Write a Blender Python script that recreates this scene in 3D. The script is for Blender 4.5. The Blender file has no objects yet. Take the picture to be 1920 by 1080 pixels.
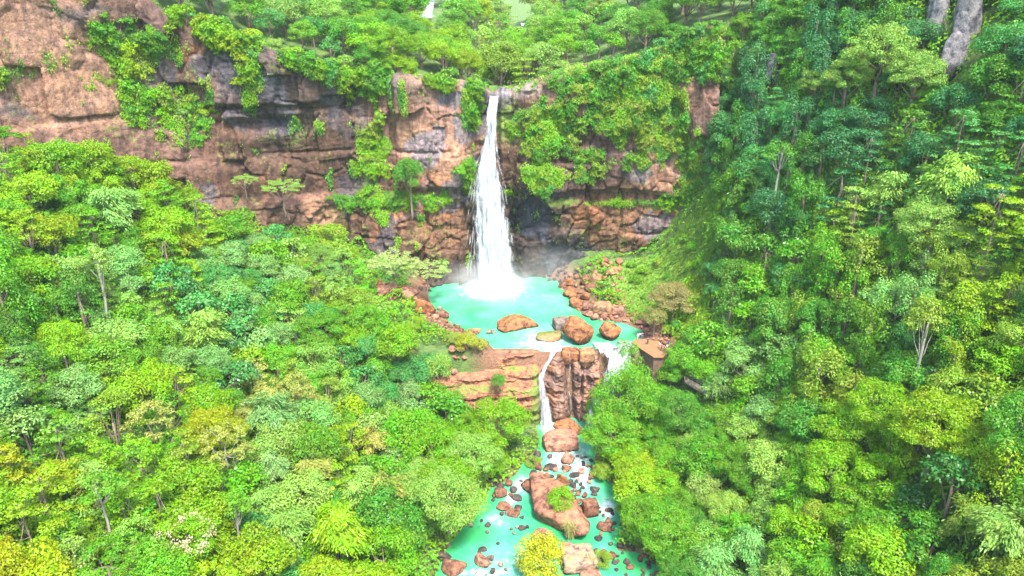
import bpy, math, random
import numpy as np
from mathutils import Vector, Matrix
# ------------------------------------------------------------------ camera, sky, sun, exposure
S = bpy.context.scene
COL = S.collection
CAMH, PITCH, F = 73.7, math.radians(22.0), 1380.0
cam_d = bpy.data.cameras.new('camera'); cam = bpy.data.objects.new('camera', cam_d); COL.objects.link(cam)
cam.location = (0, 0, CAMH); cam.rotation_euler = (math.radians(90) - PITCH, 0, 0)
cam_d.sensor_width = 36; cam_d.lens = 36 * F / 1920; cam_d.clip_start = 1; cam_d.clip_end = 9000
S.camera = cam
SUN_EL, SUN_AZ = math.radians(60), math.radians(160)      # azimuth measured from +Y towards +X
w = bpy.data.worlds.new('World'); S.world = w; w.use_nodes = True
wn = w.node_tree.nodes; wl = w.node_tree.links
sky = wn.new('ShaderNodeTexSky'); sky.sky_type = 'NISHITA'; sky.sun_disc = False
sky.sun_elevation = SUN_EL; sky.sun_rotation = SUN_AZ; sky.air_density = 1.0; sky.dust_density = 2.0
wl.new(sky.outputs[0], wn['Background'].inputs[0]); wn['Background'].inputs[1].default_value = 0.15
sd = bpy.data.lights.new('sun', 'SUN'); sd.energy = 2.9; sd.angle = math.radians(11); sd.color = (1.0, 0.95, 0.86)
sun = bpy.data.objects.new('sun', sd); COL.objects.link(sun)
sv = Vector((math.sin(SUN_AZ) * math.cos(SUN_EL), math.cos(SUN_AZ) * math.cos(SUN_EL), math.sin(SUN_EL)))
sun.rotation_euler = sv.to_track_quat('Z', 'Y').to_euler(); sun.location = (60, 60, 260)
S.view_settings.view_transform = 'Standard'; S.view_settings.look = 'None'
S.view_settings.exposure = 2.15; S.view_settings.gamma = 1
S.render.engine = 'CYCLES'
S.cycles.max_bounces = 8; S.cycles.transparent_max_bounces = 12; S.cycles.volume_bounces = 1

# ------------------------------------------------------------------ maths helpers
cp, sp = math.cos(PITCH), math.sin(PITCH)
def ray(px, py):
    u, v = (px - 960) / F, (540 - py) / F
    return u, cp + v * sp, -sp + v * cp
def W(px, py, Y):
    a, b, c = ray(px, py); t = Y / b
    return np.array([a * t, Y, CAMH + c * t])
def G(px, py, z=0.0):
    a, b, c = ray(px, py); t = (z - CAMH) / c
    return np.array([a * t, b * t, z])
def proj(x, y, z):
    d = y * cp - (z - CAMH) * sp; u = x / d; v = (y * sp + (z - CAMH) * cp) / d
    return 960 + F * u, 540 - F * v, d
def ss(a, b, x):
    t = np.clip((x - a) / (b - a), 0, 1); return t * t * (3 - 2 * t)
def _h(ix, iy, iz, seed):
    n = (ix.astype(np.int64) * 374761393 + iy.astype(np.int64) * 668265263 + iz.astype(np.int64) * 2147483647 + seed * 974634777) & 0xFFFFFFFF
    n = ((n ^ (n >> 13)) * 1274126177) & 0xFFFFFFFF
    n = ((n ^ (n >> 15)) * 2246822519) & 0xFFFFFFFF
    return ((n ^ (n >> 16)) & 0xFFFFFF) / float(0xFFFFFF)
def vn(x, y, z, seed=0):
    x, y, z = np.broadcast_arrays(np.asarray(x, float), np.asarray(y, float), np.asarray(z, float))
    ix, iy, iz = np.floor(x), np.floor(y), np.floor(z); fx, fy, fz = x - ix, y - iy, z - iz
    ix, iy, iz = ix.astype(np.int64), iy.astype(np.int64), iz.astype(np.int64)
    fx = fx * fx * (3 - 2 * fx); fy = fy * fy * (3 - 2 * fy); fz = fz * fz * (3 - 2 * fz)
    r = 0
    for a in (0, 1):
        for b in (0, 1):
            for c in (0, 1):
                r = r + _h(ix + a, iy + b, iz + c, seed) * (fx if a else 1 - fx) * (fy if b else 1 - fy) * (fz if c else 1 - fz)
    return r * 2 - 1
def fbm(x, y, z, o=4, seed=0, ridged=False):
    r = 0; a = 1.0; t = 0
    for i in range(o):
        n = vn(x * 2 ** i, y * 2 ** i, z * 2 ** i, seed + i * 7)
        if ridged: n = 1 - 2 * np.abs(n)
        r = r + a * n; t += a; a *= 0.5
    return r / t
def blocks(x, z, sx, sz, seed, jit=0.8):
    """Voronoi-like rock blocks in a wall: returns (random value of block, distance to border)"""
    X, Z = x / sx, z / sz; ix, iz = np.floor(X), np.floor(Z)
    d1 = np.full(X.shape, 9.0); d2 = np.full(X.shape, 9.0); v = np.zeros(X.shape)
    zz = np.zeros_like(ix)
    for a in (-1, 0, 1):
        for b in (-1, 0, 1):
            cx, cz = ix + a, iz + b
            px = cx + .5 + jit * (_h(cx, cz, zz, seed) - .5); pz = cz + .5 + jit * (_h(cx, cz, zz, seed + 1) - .5)
            d = np.maximum(np.abs(X - px), np.abs(Z - pz)) * .7 + .3 * np.hypot(X - px, Z - pz)
            val = _h(cx, cz, zz, seed + 2)
            closer = d < d1
            d2 = np.where(closer, d1, np.minimum(d2, d)); v = np.where(closer, val, v); d1 = np.where(closer, d, d1)
    return v, d2 - d1
def inpoly(px, py, poly):
    px = np.asarray(px, float); py = np.asarray(py, float); r = np.zeros(px.shape, bool); n = len(poly)
    for i in range(n):
        x1, y1 = poly[i][0], poly[i][1]; x2, y2 = poly[(i + 1) % n][0], poly[(i + 1) % n][1]
        c = ((y1 > py) != (y2 > py)) & (px < (x2 - x1) * (py - y1) / ((y2 - y1) or 1e-9) + x1)
        r ^= c
    return r
def dpoly(px, py, poly):
    px = np.asarray(px, float); py = np.asarray(py, float); d = np.full(px.shape, 1e9); n = len(poly)
    for i in range(n):
        x1, y1 = poly[i][0], poly[i][1]; x2, y2 = poly[(i + 1) % n][0], poly[(i + 1) % n][1]
        dx, dy = x2 - x1, y2 - y1; t = np.clip(((px - x1) * dx + (py - y1) * dy) / (dx * dx + dy * dy + 1e-9), 0, 1)
        d = np.minimum(d, np.hypot(px - x1 - t * dx, py - y1 - t * dy))
    return np.where(inpoly(px, py, poly), -d, d)

# ------------------------------------------------------------------ object helpers
def tag(o, label=None, cat=None, group=None, kind=None):
    if label: o['label'] = label
    if cat: o['category'] = cat
    if group: o['group'] = group
    if kind: o['kind'] = kind
    return o
def raw_mesh(name, V, Fq, smooth=False, attrs=None):
    """V (n,3), Fq (m,k) all polygons with k corners"""
    V = np.ascontiguousarray(V, dtype=np.float32); Fq = np.ascontiguousarray(Fq, dtype=np.int32)
    me = bpy.data.meshes.new(name); m, k = Fq.shape
    me.vertices.add(len(V)); me.vertices.foreach_set('co', V.ravel())
    me.loops.add(m * k); me.loops.foreach_set('vertex_index', Fq.ravel())
    me.polygons.add(m); me.polygons.foreach_set('loop_start', np.arange(0, m * k, k, dtype=np.int32))
    me.polygons.foreach_set('loop_total', np.full(m, k, dtype=np.int32))
    if smooth: me.polygons.foreach_set('use_smooth', np.ones(m, dtype=bool))
    me.update(calc_edges=True)
    for nm, arr in (attrs or {}).items():
        arr = np.asarray(arr, dtype=np.float32)
        if arr.ndim == 1:
            at = me.attributes.new(nm, 'FLOAT', 'POINT'); at.data.foreach_set('value', arr.ravel())
        else:
            at = me.attributes.new(nm, 'FLOAT_COLOR', 'POINT'); a4 = np.ones((len(arr), 4), np.float32); a4[:, :3] = arr
            at.data.foreach_set('color', a4.ravel())
    return me
def obj(name, me, mat=None, parent=None, loc=None):
    o = bpy.data.objects.new(name, me); COL.objects.link(o)
    if mat is not None and len(me.materials) == 0: me.materials.append(mat)
    if parent is not None: o.parent = parent
    if loc is not None: o.location = loc
    return o
def empty(name, loc=(0, 0, 0), rz=0, sc=1):
    o = bpy.data.objects.new(name, None); COL.objects.link(o); o.location = loc; o.rotation_euler = (0, 0, rz)
    o.scale = (sc, sc, sc) if not hasattr(sc, '__len__') else sc; o.empty_display_size = .5
    return o
def grid_faces(nr, nc):
    i = np.arange(nr - 1)[:, None] * nc + np.arange(nc - 1)[None, :]
    return np.stack([i, i + 1, i + nc + 1, i + nc], -1).reshape(-1, 4)
class MB:
    def __init__(s): s.v = []; s.f = []
    def add(s, vs, fs):
        b = len(s.v); s.v += [tuple(map(float, v)) for v in vs]; s.f += [tuple(b + i for i in f) for f in fs]
    def tube(s, pts, rad, n=7):
        pts = [Vector(tuple(map(float, p))) for p in pts]; rings = []
        for i, p in enumerate(pts):
            d = (pts[min(i + 1, len(pts) - 1)] - pts[max(i - 1, 0)]).normalized()
            a = d.cross(Vector((0.31, 0.17, 0.93)));
            if a.length < 1e-3: a = d.cross(Vector((1, 0, 0)))
            a.normalize(); b = d.cross(a); r = rad[i]
            rings.append([p + (a * math.cos(2 * math.pi * k / n) + b * math.sin(2 * math.pi * k / n)) * r for k in range(n)])
        vs = [v for r in rings for v in r] + [pts[0], pts[-1]]; fs = []
        for i in range(len(pts) - 1):
            for k in range(n): fs.append((i * n + k, i * n + (k + 1) % n, (i + 1) * n + (k + 1) % n, (i + 1) * n + k))
        t = len(pts) * n
        for k in range(n):
            fs.append((t, (k + 1) % n, k)); q = (len(pts) - 1) * n; fs.append((t + 1, q + k, q + (k + 1) % n))
        s.add(vs, fs)
    def box(s, c, d, rz=0):
        cx, cy, cz = c; a, b, h = d[0] / 2, d[1] / 2, d[2] / 2; co, si = math.cos(rz), math.sin(rz); vs = []
        for z in (-h, h):
            for x, y in ((-a, -b), (a, -b), (a, b), (-a, b)): vs.append((cx + x * co - y * si, cy + x * si + y * co, cz + z))
        s.add(vs, [(3, 2, 1, 0), (4, 5, 6, 7), (0, 1, 5, 4), (1, 2, 6, 5), (2, 3, 7, 6), (3, 0, 4, 7)])
    def mesh(s, name, smooth=True):
        me = bpy.data.meshes.new(name); me.from_pydata(s.v, [], s.f)
        me.polygons.foreach_set('use_smooth', [smooth] * len(me.polygons)); me.update(); return me

# ------------------------------------------------------------------ materials
def newmat(name):
    m = bpy.data.materials.new(name); m.use_nodes = True; nt = m.node_tree
    return m, nt, nt.nodes, nt.links, nt.nodes['Principled BSDF']
def N(nt, t, **k):
    n = nt.nodes.new(t)
    for a, b in k.items(): setattr(n, a, b)
    return n
def noise(nt, vec, scale, detail=4, rough=.55):
    n = N(nt, 'ShaderNodeTexNoise'); n.inputs['Scale'].default_value = scale; n.inputs['Detail'].default_value = detail
    n.inputs['Roughness'].default_value = rough
    if vec is not None: nt.links.new(vec, n.inputs['Vector'])
    return n
def ramp(nt, fac, stops):
    r = N(nt, 'ShaderNodeValToRGB'); e = r.color_ramp.elements
    while len(e) < len(stops): e.new(.5)
    for i, (p, c) in enumerate(stops):
        e[i].position = p; e[i].color = (*c, 1) if len(c) == 3 else c
    nt.links.new(fac, r.inputs[0]); return r
def mix(nt, fac, a, b, mode='MIX'):
    m = N(nt, 'ShaderNodeMix', data_type='RGBA', blend_type=mode)
    for s, v in ((m.inputs[0], fac), (m.inputs[6], a), (m.inputs[7], b)):
        if isinstance(v, (int, float)): s.default_value = v
        elif isinstance(v, tuple): s.default_value = (*v, 1)
        else: nt.links.new(v, s)
    return m.outputs[2]
def math_(nt, op, a, b=None, c=None, clamp=False):
    m = N(nt, 'ShaderNodeMath', operation=op); m.use_clamp = clamp
    for i, v in enumerate((a, b, c)):
        if v is None: continue
        if isinstance(v, (int, float)): m.inputs[i].default_value = v
        else: nt.links.new(v, m.inputs[i])
    return m.outputs[0]

def leaf_material(name, rough=.5, transl=.38):
    m, nt, n, l, b = newmat(name)
    oi = N(nt, 'ShaderNodeObjectInfo'); at = N(nt, 'ShaderNodeAttribute', attribute_name='var')
    tc = N(nt, 'ShaderNodeTexCoord'); ns = noise(nt, tc.outputs['Object'], .55, 3)
    # leaf to leaf variation: value and hue
    v = math_(nt, 'MULTIPLY_ADD', at.outputs['Fac'], .5, .82)
    v2 = math_(nt, 'MULTIPLY_ADD', ns.outputs[0], .7, .65)
    vv = math_(nt, 'MULTIPLY', v, v2)
    c = mix(nt, 1.0, oi.outputs['Color'], (1, 1, 1), 'MULTIPLY')
    hue = N(nt, 'ShaderNodeHueSaturation'); l.new(c, hue.inputs['Color']); l.new(vv, hue.inputs['Value'])
    h = math_(nt, 'MULTIPLY_ADD', ns.outputs[0], .12, .44); l.new(h, hue.inputs['Hue'])
    hue.inputs['Saturation'].default_value = 1.08
    l.new(hue.outputs[0], b.inputs['Base Color']); b.inputs['Roughness'].default_value = rough
    b.inputs['Specular IOR Level'].default_value = .35
    tr = N(nt, 'ShaderNodeBsdfTranslucent'); 
    tcx = mix(nt, .4, hue.outputs[0], (.22, .36, .02)); 
    l.new(tcx, tr.inputs[0]); mx = N(nt, 'ShaderNodeMixShader'); mx.inputs[0].default_value = transl
    l.new(b.outputs[0], mx.inputs[1]); l.new(tr.outputs[0], mx.inputs[2])
    l.new(mx.outputs[0], n['Material Output'].inputs[0]); return m
M_LEAF = leaf_material('leaf', .5, .32); M_LEAF2 = leaf_material('glossy_leaf', .38, .3)
def flower_mat(name, col):
    m, nt, n, l, b = newmat(name); at = N(nt, 'ShaderNodeAttribute', attribute_name='var')
    c = mix(nt, at.outputs['Fac'], tuple(x * .7 for x in col), col); l.new(c, b.inputs['Base Color']); b.inputs['Roughness'].default_value = .6
    return m
def bark_mat(name, c1, c2):
    m, nt, n, l, b = newmat(name); tc = N(nt, 'ShaderNodeTexCoord')
    ns = noise(nt, tc.outputs['Object'], 3.0, 5, .7); r = ramp(nt, ns.outputs[0], [(.3, c1), (.7, c2)])
    l.new(r.outputs[0], b.inputs['Base Color']); b.inputs['Roughness'].default_value = .85
    bp = N(nt, 'ShaderNodeBump'); bp.inputs['Strength'].default_value = .5; l.new(ns.outputs[0], bp.inputs['Height']); l.new(bp.outputs[0], b.inputs['Normal'])
    return m
M_BARK = bark_mat('bark', (.09, .06, .04), (.24, .19, .14)); M_BARKP = bark_mat('pale_bark', (.15, .14, .11), (.30, .28, .23))

def rock_material(name, use_attr=False):
    m, nt, n, l, b = newmat(name); tc = N(nt, 'ShaderNodeTexCoord'); gm = N(nt, 'ShaderNodeNewGeometry')
    vec = gm.outputs['Position']
    big = noise(nt, vec, .18, 5, .6); med = noise(nt, vec, .9, 6, .65); fine = noise(nt, vec, 5.0, 6, .7)
    if use_attr:
        at = N(nt, 'ShaderNodeAttribute', attribute_name='col'); base = at.outputs['Color']
    else:
        oi = N(nt, 'ShaderNodeObjectInfo'); base = oi.outputs['Color']
    # stretch vertical stains
    mp = N(nt, 'ShaderNodeMapping'); l.new(vec, mp.inputs[0]); mp.inputs['Scale'].default_value = (1.0, .6, .13)
    st = noise(nt, mp.outputs[0], .9, 6, .7)
    mp2 = N(nt, 'ShaderNodeMapping'); l.new(vec, mp2.inputs[0]); mp2.inputs['Scale'].default_value = (.12, .3, 1.6)
    sr = noise(nt, mp2.outputs[0], .7, 6, .7)
    f1 = ramp(nt, med.outputs[0], [(.30, (.38, .36, .37)), (.48, (.95, .93, .92)), (.70, (1.5, 1.42, 1.3))])
    c = mix(nt, 1.0, base, f1.outputs[0], 'MULTIPLY')
    f2 = ramp(nt, fine.outputs[0], [(.3, (.6, .58, .58)), (.5, (1, 1, 1)), (.75, (1.25, 1.22, 1.2))]); c = mix(nt, .9, c, f2.outputs[0], 'MULTIPLY')
    if use_attr:
        f3 = ramp(nt, st.outputs[0], [(.36, (.45, .44, .5)), (.5, (1, 1, 1)), (.66, (1.25, 1.2, 1.1))]); c = mix(nt, .85, c, f3.outputs[0], 'MULTIPLY')
        f4 = ramp(nt, sr.outputs[0], [(.36, (.65, .6, .6)), (.45, (1, 1, 1)), (.7, (1.1, 1.08, 1.02))]); c = mix(nt, .4, c, f4.outputs[0], 'MULTIPLY')
        ma = N(nt, 'ShaderNodeAttribute', attribute_name='moss'); mossa = ma.outputs['Fac']; thr = None
        k = math_(nt, 'MULTIPLY_ADD', med.outputs[0], 1.6, -.8); mf = math_(nt, 'ADD', mossa, k)
        mf = math_(nt, 'MULTIPLY_ADD', mf, 3.0, -1.0, clamp=True)
    else:
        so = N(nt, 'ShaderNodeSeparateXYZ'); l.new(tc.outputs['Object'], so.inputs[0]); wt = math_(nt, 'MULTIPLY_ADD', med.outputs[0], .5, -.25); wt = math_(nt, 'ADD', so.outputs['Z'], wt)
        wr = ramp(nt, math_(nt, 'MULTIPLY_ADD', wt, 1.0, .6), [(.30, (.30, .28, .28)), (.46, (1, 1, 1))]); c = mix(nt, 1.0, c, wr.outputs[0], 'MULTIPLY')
        sx = N(nt, 'ShaderNodeSeparateXYZ'); l.new(gm.outputs['Normal'], sx.inputs[0])
        k = math_(nt, 'MULTIPLY_ADD', med.outputs[0], 2.4, -1.55); k = math_(nt, 'ADD', k, sx.outputs['Z'])
        k = math_(nt, 'ADD', k, oi.outputs['Alpha']); mf = math_(nt, 'MULTIPLY_ADD', k, 3.0, -2.6, clamp=True)
    if not use_attr:
        fb = ramp(nt, noise(nt, vec, .45, 5, .7).outputs[0], [(.36, (.5, .46, .5)), (.5, (1, 1, 1)), (.62, (1.2, 1.1, .95))]); c = mix(nt, .9, c, fb.outputs[0], 'MULTIPLY')
        ck = ramp(nt, noise(nt, vec, 1.1, 2, .5).outputs[0], [(.485, (1, 1, 1)), (.5, (.35, .32, .32)), (.515, (1, 1, 1))]); c = mix(nt, .8, c, ck.outputs[0], 'MULTIPLY')
    mg = ramp(nt, fine.outputs[0], [(.3, (.08, .12, .02)), (.7, (.17, .22, .04))])
    c = mix(nt, mf, c, mg.outputs[0])
    l.new(c, b.inputs['Base Color']); b.inputs['Roughness'].default_value = .8
    b.inputs['Specular IOR Level'].default_value = .3
    vo = N(nt, 'ShaderNodeTexVoronoi'); vo.feature = 'DISTANCE_TO_EDGE'; vo.inputs['Scale'].default_value = .3
    wp = mix(nt, .25, vec, med.outputs[1]); l.new(wp, vo.inputs['Vector'])
    ed = ramp(nt, vo.outputs[0], [(0, (0, 0, 0)), (.06, (1, 1, 1))])
    hsum = math_(nt, 'MULTIPLY_ADD', ed.outputs[0], .12 if use_attr else .08, med.outputs[0])
    hs2 = math_(nt, 'MULTIPLY_ADD', fine.outputs[0], .35, hsum)
    bp = N(nt, 'ShaderNodeBump'); bp.inputs['Strength'].default_value = .85; bp.inputs['Distance'].default_value = .5
    l.new(hs2, bp.inputs['Height']); l.new(bp.outputs[0], b.inputs['Normal'])
    return m
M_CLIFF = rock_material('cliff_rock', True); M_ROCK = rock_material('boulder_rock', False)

# ------------------------------------------------------------------ terrain
def zr(y):          # level of the lower stream
    return -14.6 - (140 - np.clip(y, -60, 142)) * .045
def GR(px, py):     # pixel -> point on the lower stream
    z = -15.0
    for _ in range(6): p = G(px, py, z); z = float(zr(p[1]))
    return p
POOLPX = [(800, 545), (830, 531), (860, 518), (960, 516), (1020, 518), (1045, 528), (1062, 553), (1080, 575), (1090, 592), (1118, 600), (1160, 604), (1206, 622), (1196, 640), (1150, 652), (1060, 657), (935, 662), (915, 640), (880, 622), (845, 608), (822, 585), (808, 565)]
POOL = [tuple(G(a, b)[:2]) for a, b in POOLPX]
RIVPX = [(1008, 775), (1014, 845), (985, 868), (962, 900), (925, 915), (900, 960), (868, 995), (838, 1035), (800, 1130), (770, 1250), (1260, 1250), (1245, 1130), (1232, 1070), (1200, 1040), (1150, 1035), (1165, 985), (1168, 955), (1150, 915), (1118, 890), (1112, 858), (1135, 800), (1142, 770)]
RIV = [tuple(GR(a, b)[:2]) for a, b in RIVPX]
RIV[9] = (RIV[9][0] - 4, 0.0); RIV[10] = (RIV[10][0], 0.0); RIV.insert(10, (-8.0, -120.0)); RIV.insert(11, (18.0, -120.0))
CV = []
TH = 8.0   # canopy above ground
def cpt(px, py, Y, h=TH):
    p = W(px, py, Y); CV.append((p[0], p[1], p[2] - h))
for a in [(0, 250, 146), (150, 262, 156), (300, 330, 165), (430, 390, 172), (560, 415, 177), (650, 470, 174),
          (0, 540, 112), (200, 540, 125), (400, 540, 140), (600, 560, 152), (700, 620, 152), (-250, 250, 125), (-250, 540, 95), (-250, 800, 75), (-250, 1080, 56),
          (0, 800, 88), (250, 800, 98), (500, 780, 112), (700, 760, 125), (790, 700, 138), (0, 1080, 66), (300, 1080, 72), (550, 1080, 80), (740, 1080, 86),
          (1400, 0, 178), (1400, 250, 163), (1400, 450, 148), (1400, 600, 135), (1350, 720, 128), (1330, 820, 118), (1300, 950, 104), (1270, 1080, 90),
          (1600, 0, 160), (1600, 200, 148), (1600, 400, 132), (1600, 600, 115), (1600, 800, 98), (1600, 1080, 76),
          (1920, 0, 135), (1920, 200, 122), (1920, 400, 108), (1920, 600, 95), (1920, 800, 80), (1920, 1080, 62), (2200, 0, 115), (2200, 400, 90), (2200, 800, 68), (1750, 100, 145)]: cpt(*a)
for a in [(1310, 420, 180, 0), (1335, 300, 182, 1), (1240, 480, 184, 0), (1200, 495, 185, 0), (1275, 450, 183, 0), (1330, 450, 172, 0), (1355, 380, 174, 1), (1290, 530, 162, 1), (1180, 500, 178, 0), (1140, 520, 178, 0), (1250, 600, 157, 0), (1270, 650, 146, 0), (1240, 560, 163, 0),
          (760, 560, 168, 0), (720, 530, 174, 0), (800, 620, 155, 1), (1330, 640, 140, 4)]: cpt(*a)
for a in [(1305, 722, 134, .5), (1340, 745, 130, .5), (1285, 705, 138, .5)]: cpt(*a)
CV += [(-20, 138, -11), (0, 136, -15), (15, 136, -15), (30, 134, -14), (-12, 120, -14), (30, 118, -13), (0, 20, -21), (0, -100, -24), (-60, 30, -6), (70, 30, -3), (-110, 20, 20), (120, 10, 30),
       (-60, -100, -6), (60, -100, -4), (-150, -100, 35), (150, -100, 40), (-15, 60, -19), (20, 60, -19)]
CV = np.array(CV, float)
def tps_fit(P, v, lam):
    n = len(P); d = np.hypot(P[:, None, 0] - P[None, :, 0], P[:, None, 1] - P[None, :, 1])
    K = d * d * np.log(d + 1e-6) + lam * np.eye(n); A = np.zeros((n + 3, n + 3)); A[:n, :n] = K
    A[:n, n:] = np.c_[np.ones(n), P]; A[n:, :n] = A[:n, n:].T
    return np.linalg.solve(A, np.r_[v, 0, 0, 0])
TP = CV[:, :2] / 100; TW = tps_fit(TP, CV[:, 2], .02)
def tps(x, y):
    x = np.asarray(x, float) / 100; y = np.asarray(y, float) / 100; sh = x.shape; x = x.ravel(); y = y.ravel(); out = np.empty(x.shape)
    for s in range(0, len(x), 40000):
        d = np.hypot(x[s:s + 40000, None] - TP[None, :, 0], y[s:s + 40000, None] - TP[None, :, 1])
        out[s:s + 40000] = (d * d * np.log(d + 1e-6)) @ TW[:-3] + TW[-3] + TW[-2] * x[s:s + 40000] + TW[-1] * y[s:s + 40000]
    return out.reshape(sh)
CL = np.array([(-400, 60), (-300, 80), (-200, 112), (-150, 132)] + [tuple(W(a, b, Y)[:2]) for a, b, Y in
    [(0, 120, 152), (150, 130, 164), (300, 180, 175), (450, 220, 182), (600, 260, 187), (640, 260, 191), (730, 280, 190), (745, 280, 188), (860, 300, 190), (890, 300, 194), (960, 300, 194), (985, 300, 190), (1100, 300, 190), (1250, 300, 188), (1330, 280, 184)]]
    + [(75, 178), (110, 176), (200, 170), (400, 160)])
def ycl(x): return np.interp(x, CL[:, 0], CL[:, 1])
RIM = np.array([(-400, 110), (-150, 95)] + [tuple(W(a, 0, Y)[:1]) + (z,) for a, Y, z in
    [(0, 152, 84), (200, 168, 76), (260, 172, 70), (420, 181, 64), (560, 186, 58), (640, 190, 54), (740, 188, 55), (860, 190, 52), (905, 193, 50.5), (950, 193, 50.2), (985, 190, 51.5), (1080, 190, 55), (1250, 188, 60), (1330, 184, 66)]]
    + [(80, 74), (130, 90), (250, 120), (400, 140)])
def zrim(x): return np.interp(x, RIM[:, 0], RIM[:, 1])
def ground(x, y):
    x = np.asarray(x, float); y = np.asarray(y, float)
    lim = np.clip(y, -110, 205); limx = np.clip(x, -190, 190)
    z = tps(limx, lim) + (np.abs(x) - np.abs(limx)) * .25
    z = np.maximum(z, -26)
    z = z + fbm(x / 14, y / 14, 0 * x, 4, 3) * 1.2 * ss(0, 14, np.abs(dpoly(x, y, POOL)))
    # river
    d = dpoly(x, y, RIV); zz = zr(y)
    low = np.where(d < 0, zz - .15 - np.minimum(-d, 3) * .35, zz - .15 + np.minimum(d, 3) * .4 + (z - (zz - .15 + 1.2)) * ss(0, 13, d))
    # pool
    dp = dpoly(x, y, POOL)
    up = np.where(dp < 0, -.1 - np.minimum(-dp, 4) * .4, -.1 + np.minimum(dp, 3) * .38 + (np.maximum(z, .8) - 1.05) * ss(1, 11, dp))
    wx = ss(-26, -20, x) * (1 - ss(30, 38, x))
    dam = ss(141.5, 143.5, y)
    k = wx * dam + (1 - wx) * ss(138, 150, y)
    k = k * (1 - ss(25, 40, dp))
    z = low * (1 - k) + up * k
    # plateau behind the cliff and far hills
    yc = ycl(x); r = y - yc
    zb = zrim(x) + 4 * ss(2, 60, r) * fbm(x / 60, y / 60, 0 * x, 3, 9) + np.clip(r - 60, 0, 250) * .03 + ss(260, 900, r) * 75 * (1 + .5 * fbm(x / 260, y / 260, 0 * x, 4, 5)) - ss(0, 60, r) * 1.0 + 11 * ss(5, 65, r) * ss(9, 30, np.abs(x - 3))
    zb = zb + np.exp(-((x + 45) / 60) ** 2) * ss(150, 420, r) * 10
    zb = zb - 7 * np.exp(-((x + 8 - .08 * r) / 9) ** 2) * ss(6, 30, r) * (1 - ss(90, 140, r)) + fbm(x / 20, y / 20, 0 * x, 3, 2) * 1.0 * ss(4, 20, r)
    b = ss(5.5, 7.5, r)
    return z * (1 - b) + np.maximum(z * (x > 85), zb) * b
_GX = np.arange(-200, 200.1, .5); _GY = np.arange(30, 260.1, .5)
_a, _b = np.meshgrid(_GX, _GY); _GT = ground(_a.ravel(), _b.ravel()).reshape(_a.shape)
_GX2 = np.arange(-900, 900.1, 4.0); _GY2 = np.arange(20, 1500.1, 4.0); _a, _b = np.meshgrid(_GX2, _GY2); _GT2 = ground(_a.ravel(), _b.ravel()).reshape(_a.shape)
def _bil(x, y, T, x0, y0, s):
    u = np.clip((x - x0) / s, 0, T.shape[1] - 1.001); v = np.clip((y - y0) / s, 0, T.shape[0] - 1.001); i = u.astype(int); j = v.astype(int); fu, fv = u - i, v - j
    return (T[j, i] * (1 - fu) + T[j, i + 1] * fu) * (1 - fv) + (T[j + 1, i] * (1 - fu) + T[j + 1, i + 1] * fu) * fv
exact_ground = ground
def ground(x, y):
    x = np.asarray(x, float); y = np.asarray(y, float); f = (np.abs(x) < 199.5) & (y > 30.5) & (y < 259.5)
    return np.where(f, _bil(x, y, _GT, -200, 30, .5), _bil(x, y, _GT2, -900, 20, 4.0))
def gz(x, y): return float(ground(np.array([x], float), np.array([y], float))[0])
def march(px, py, h=0.0, y0=50, y1=420):
    Y = np.arange(y0, y1, .5); a, b, c = ray(px, py); t = Y / b
    x = a * t; z = CAMH + c * t; g = ground(x, Y) + h
    i = np.argmax(z < g)
    if not (z < g).any(): i = len(Y) - 1
    return np.array([x[i], Y[i], g[i] - h])

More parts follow.
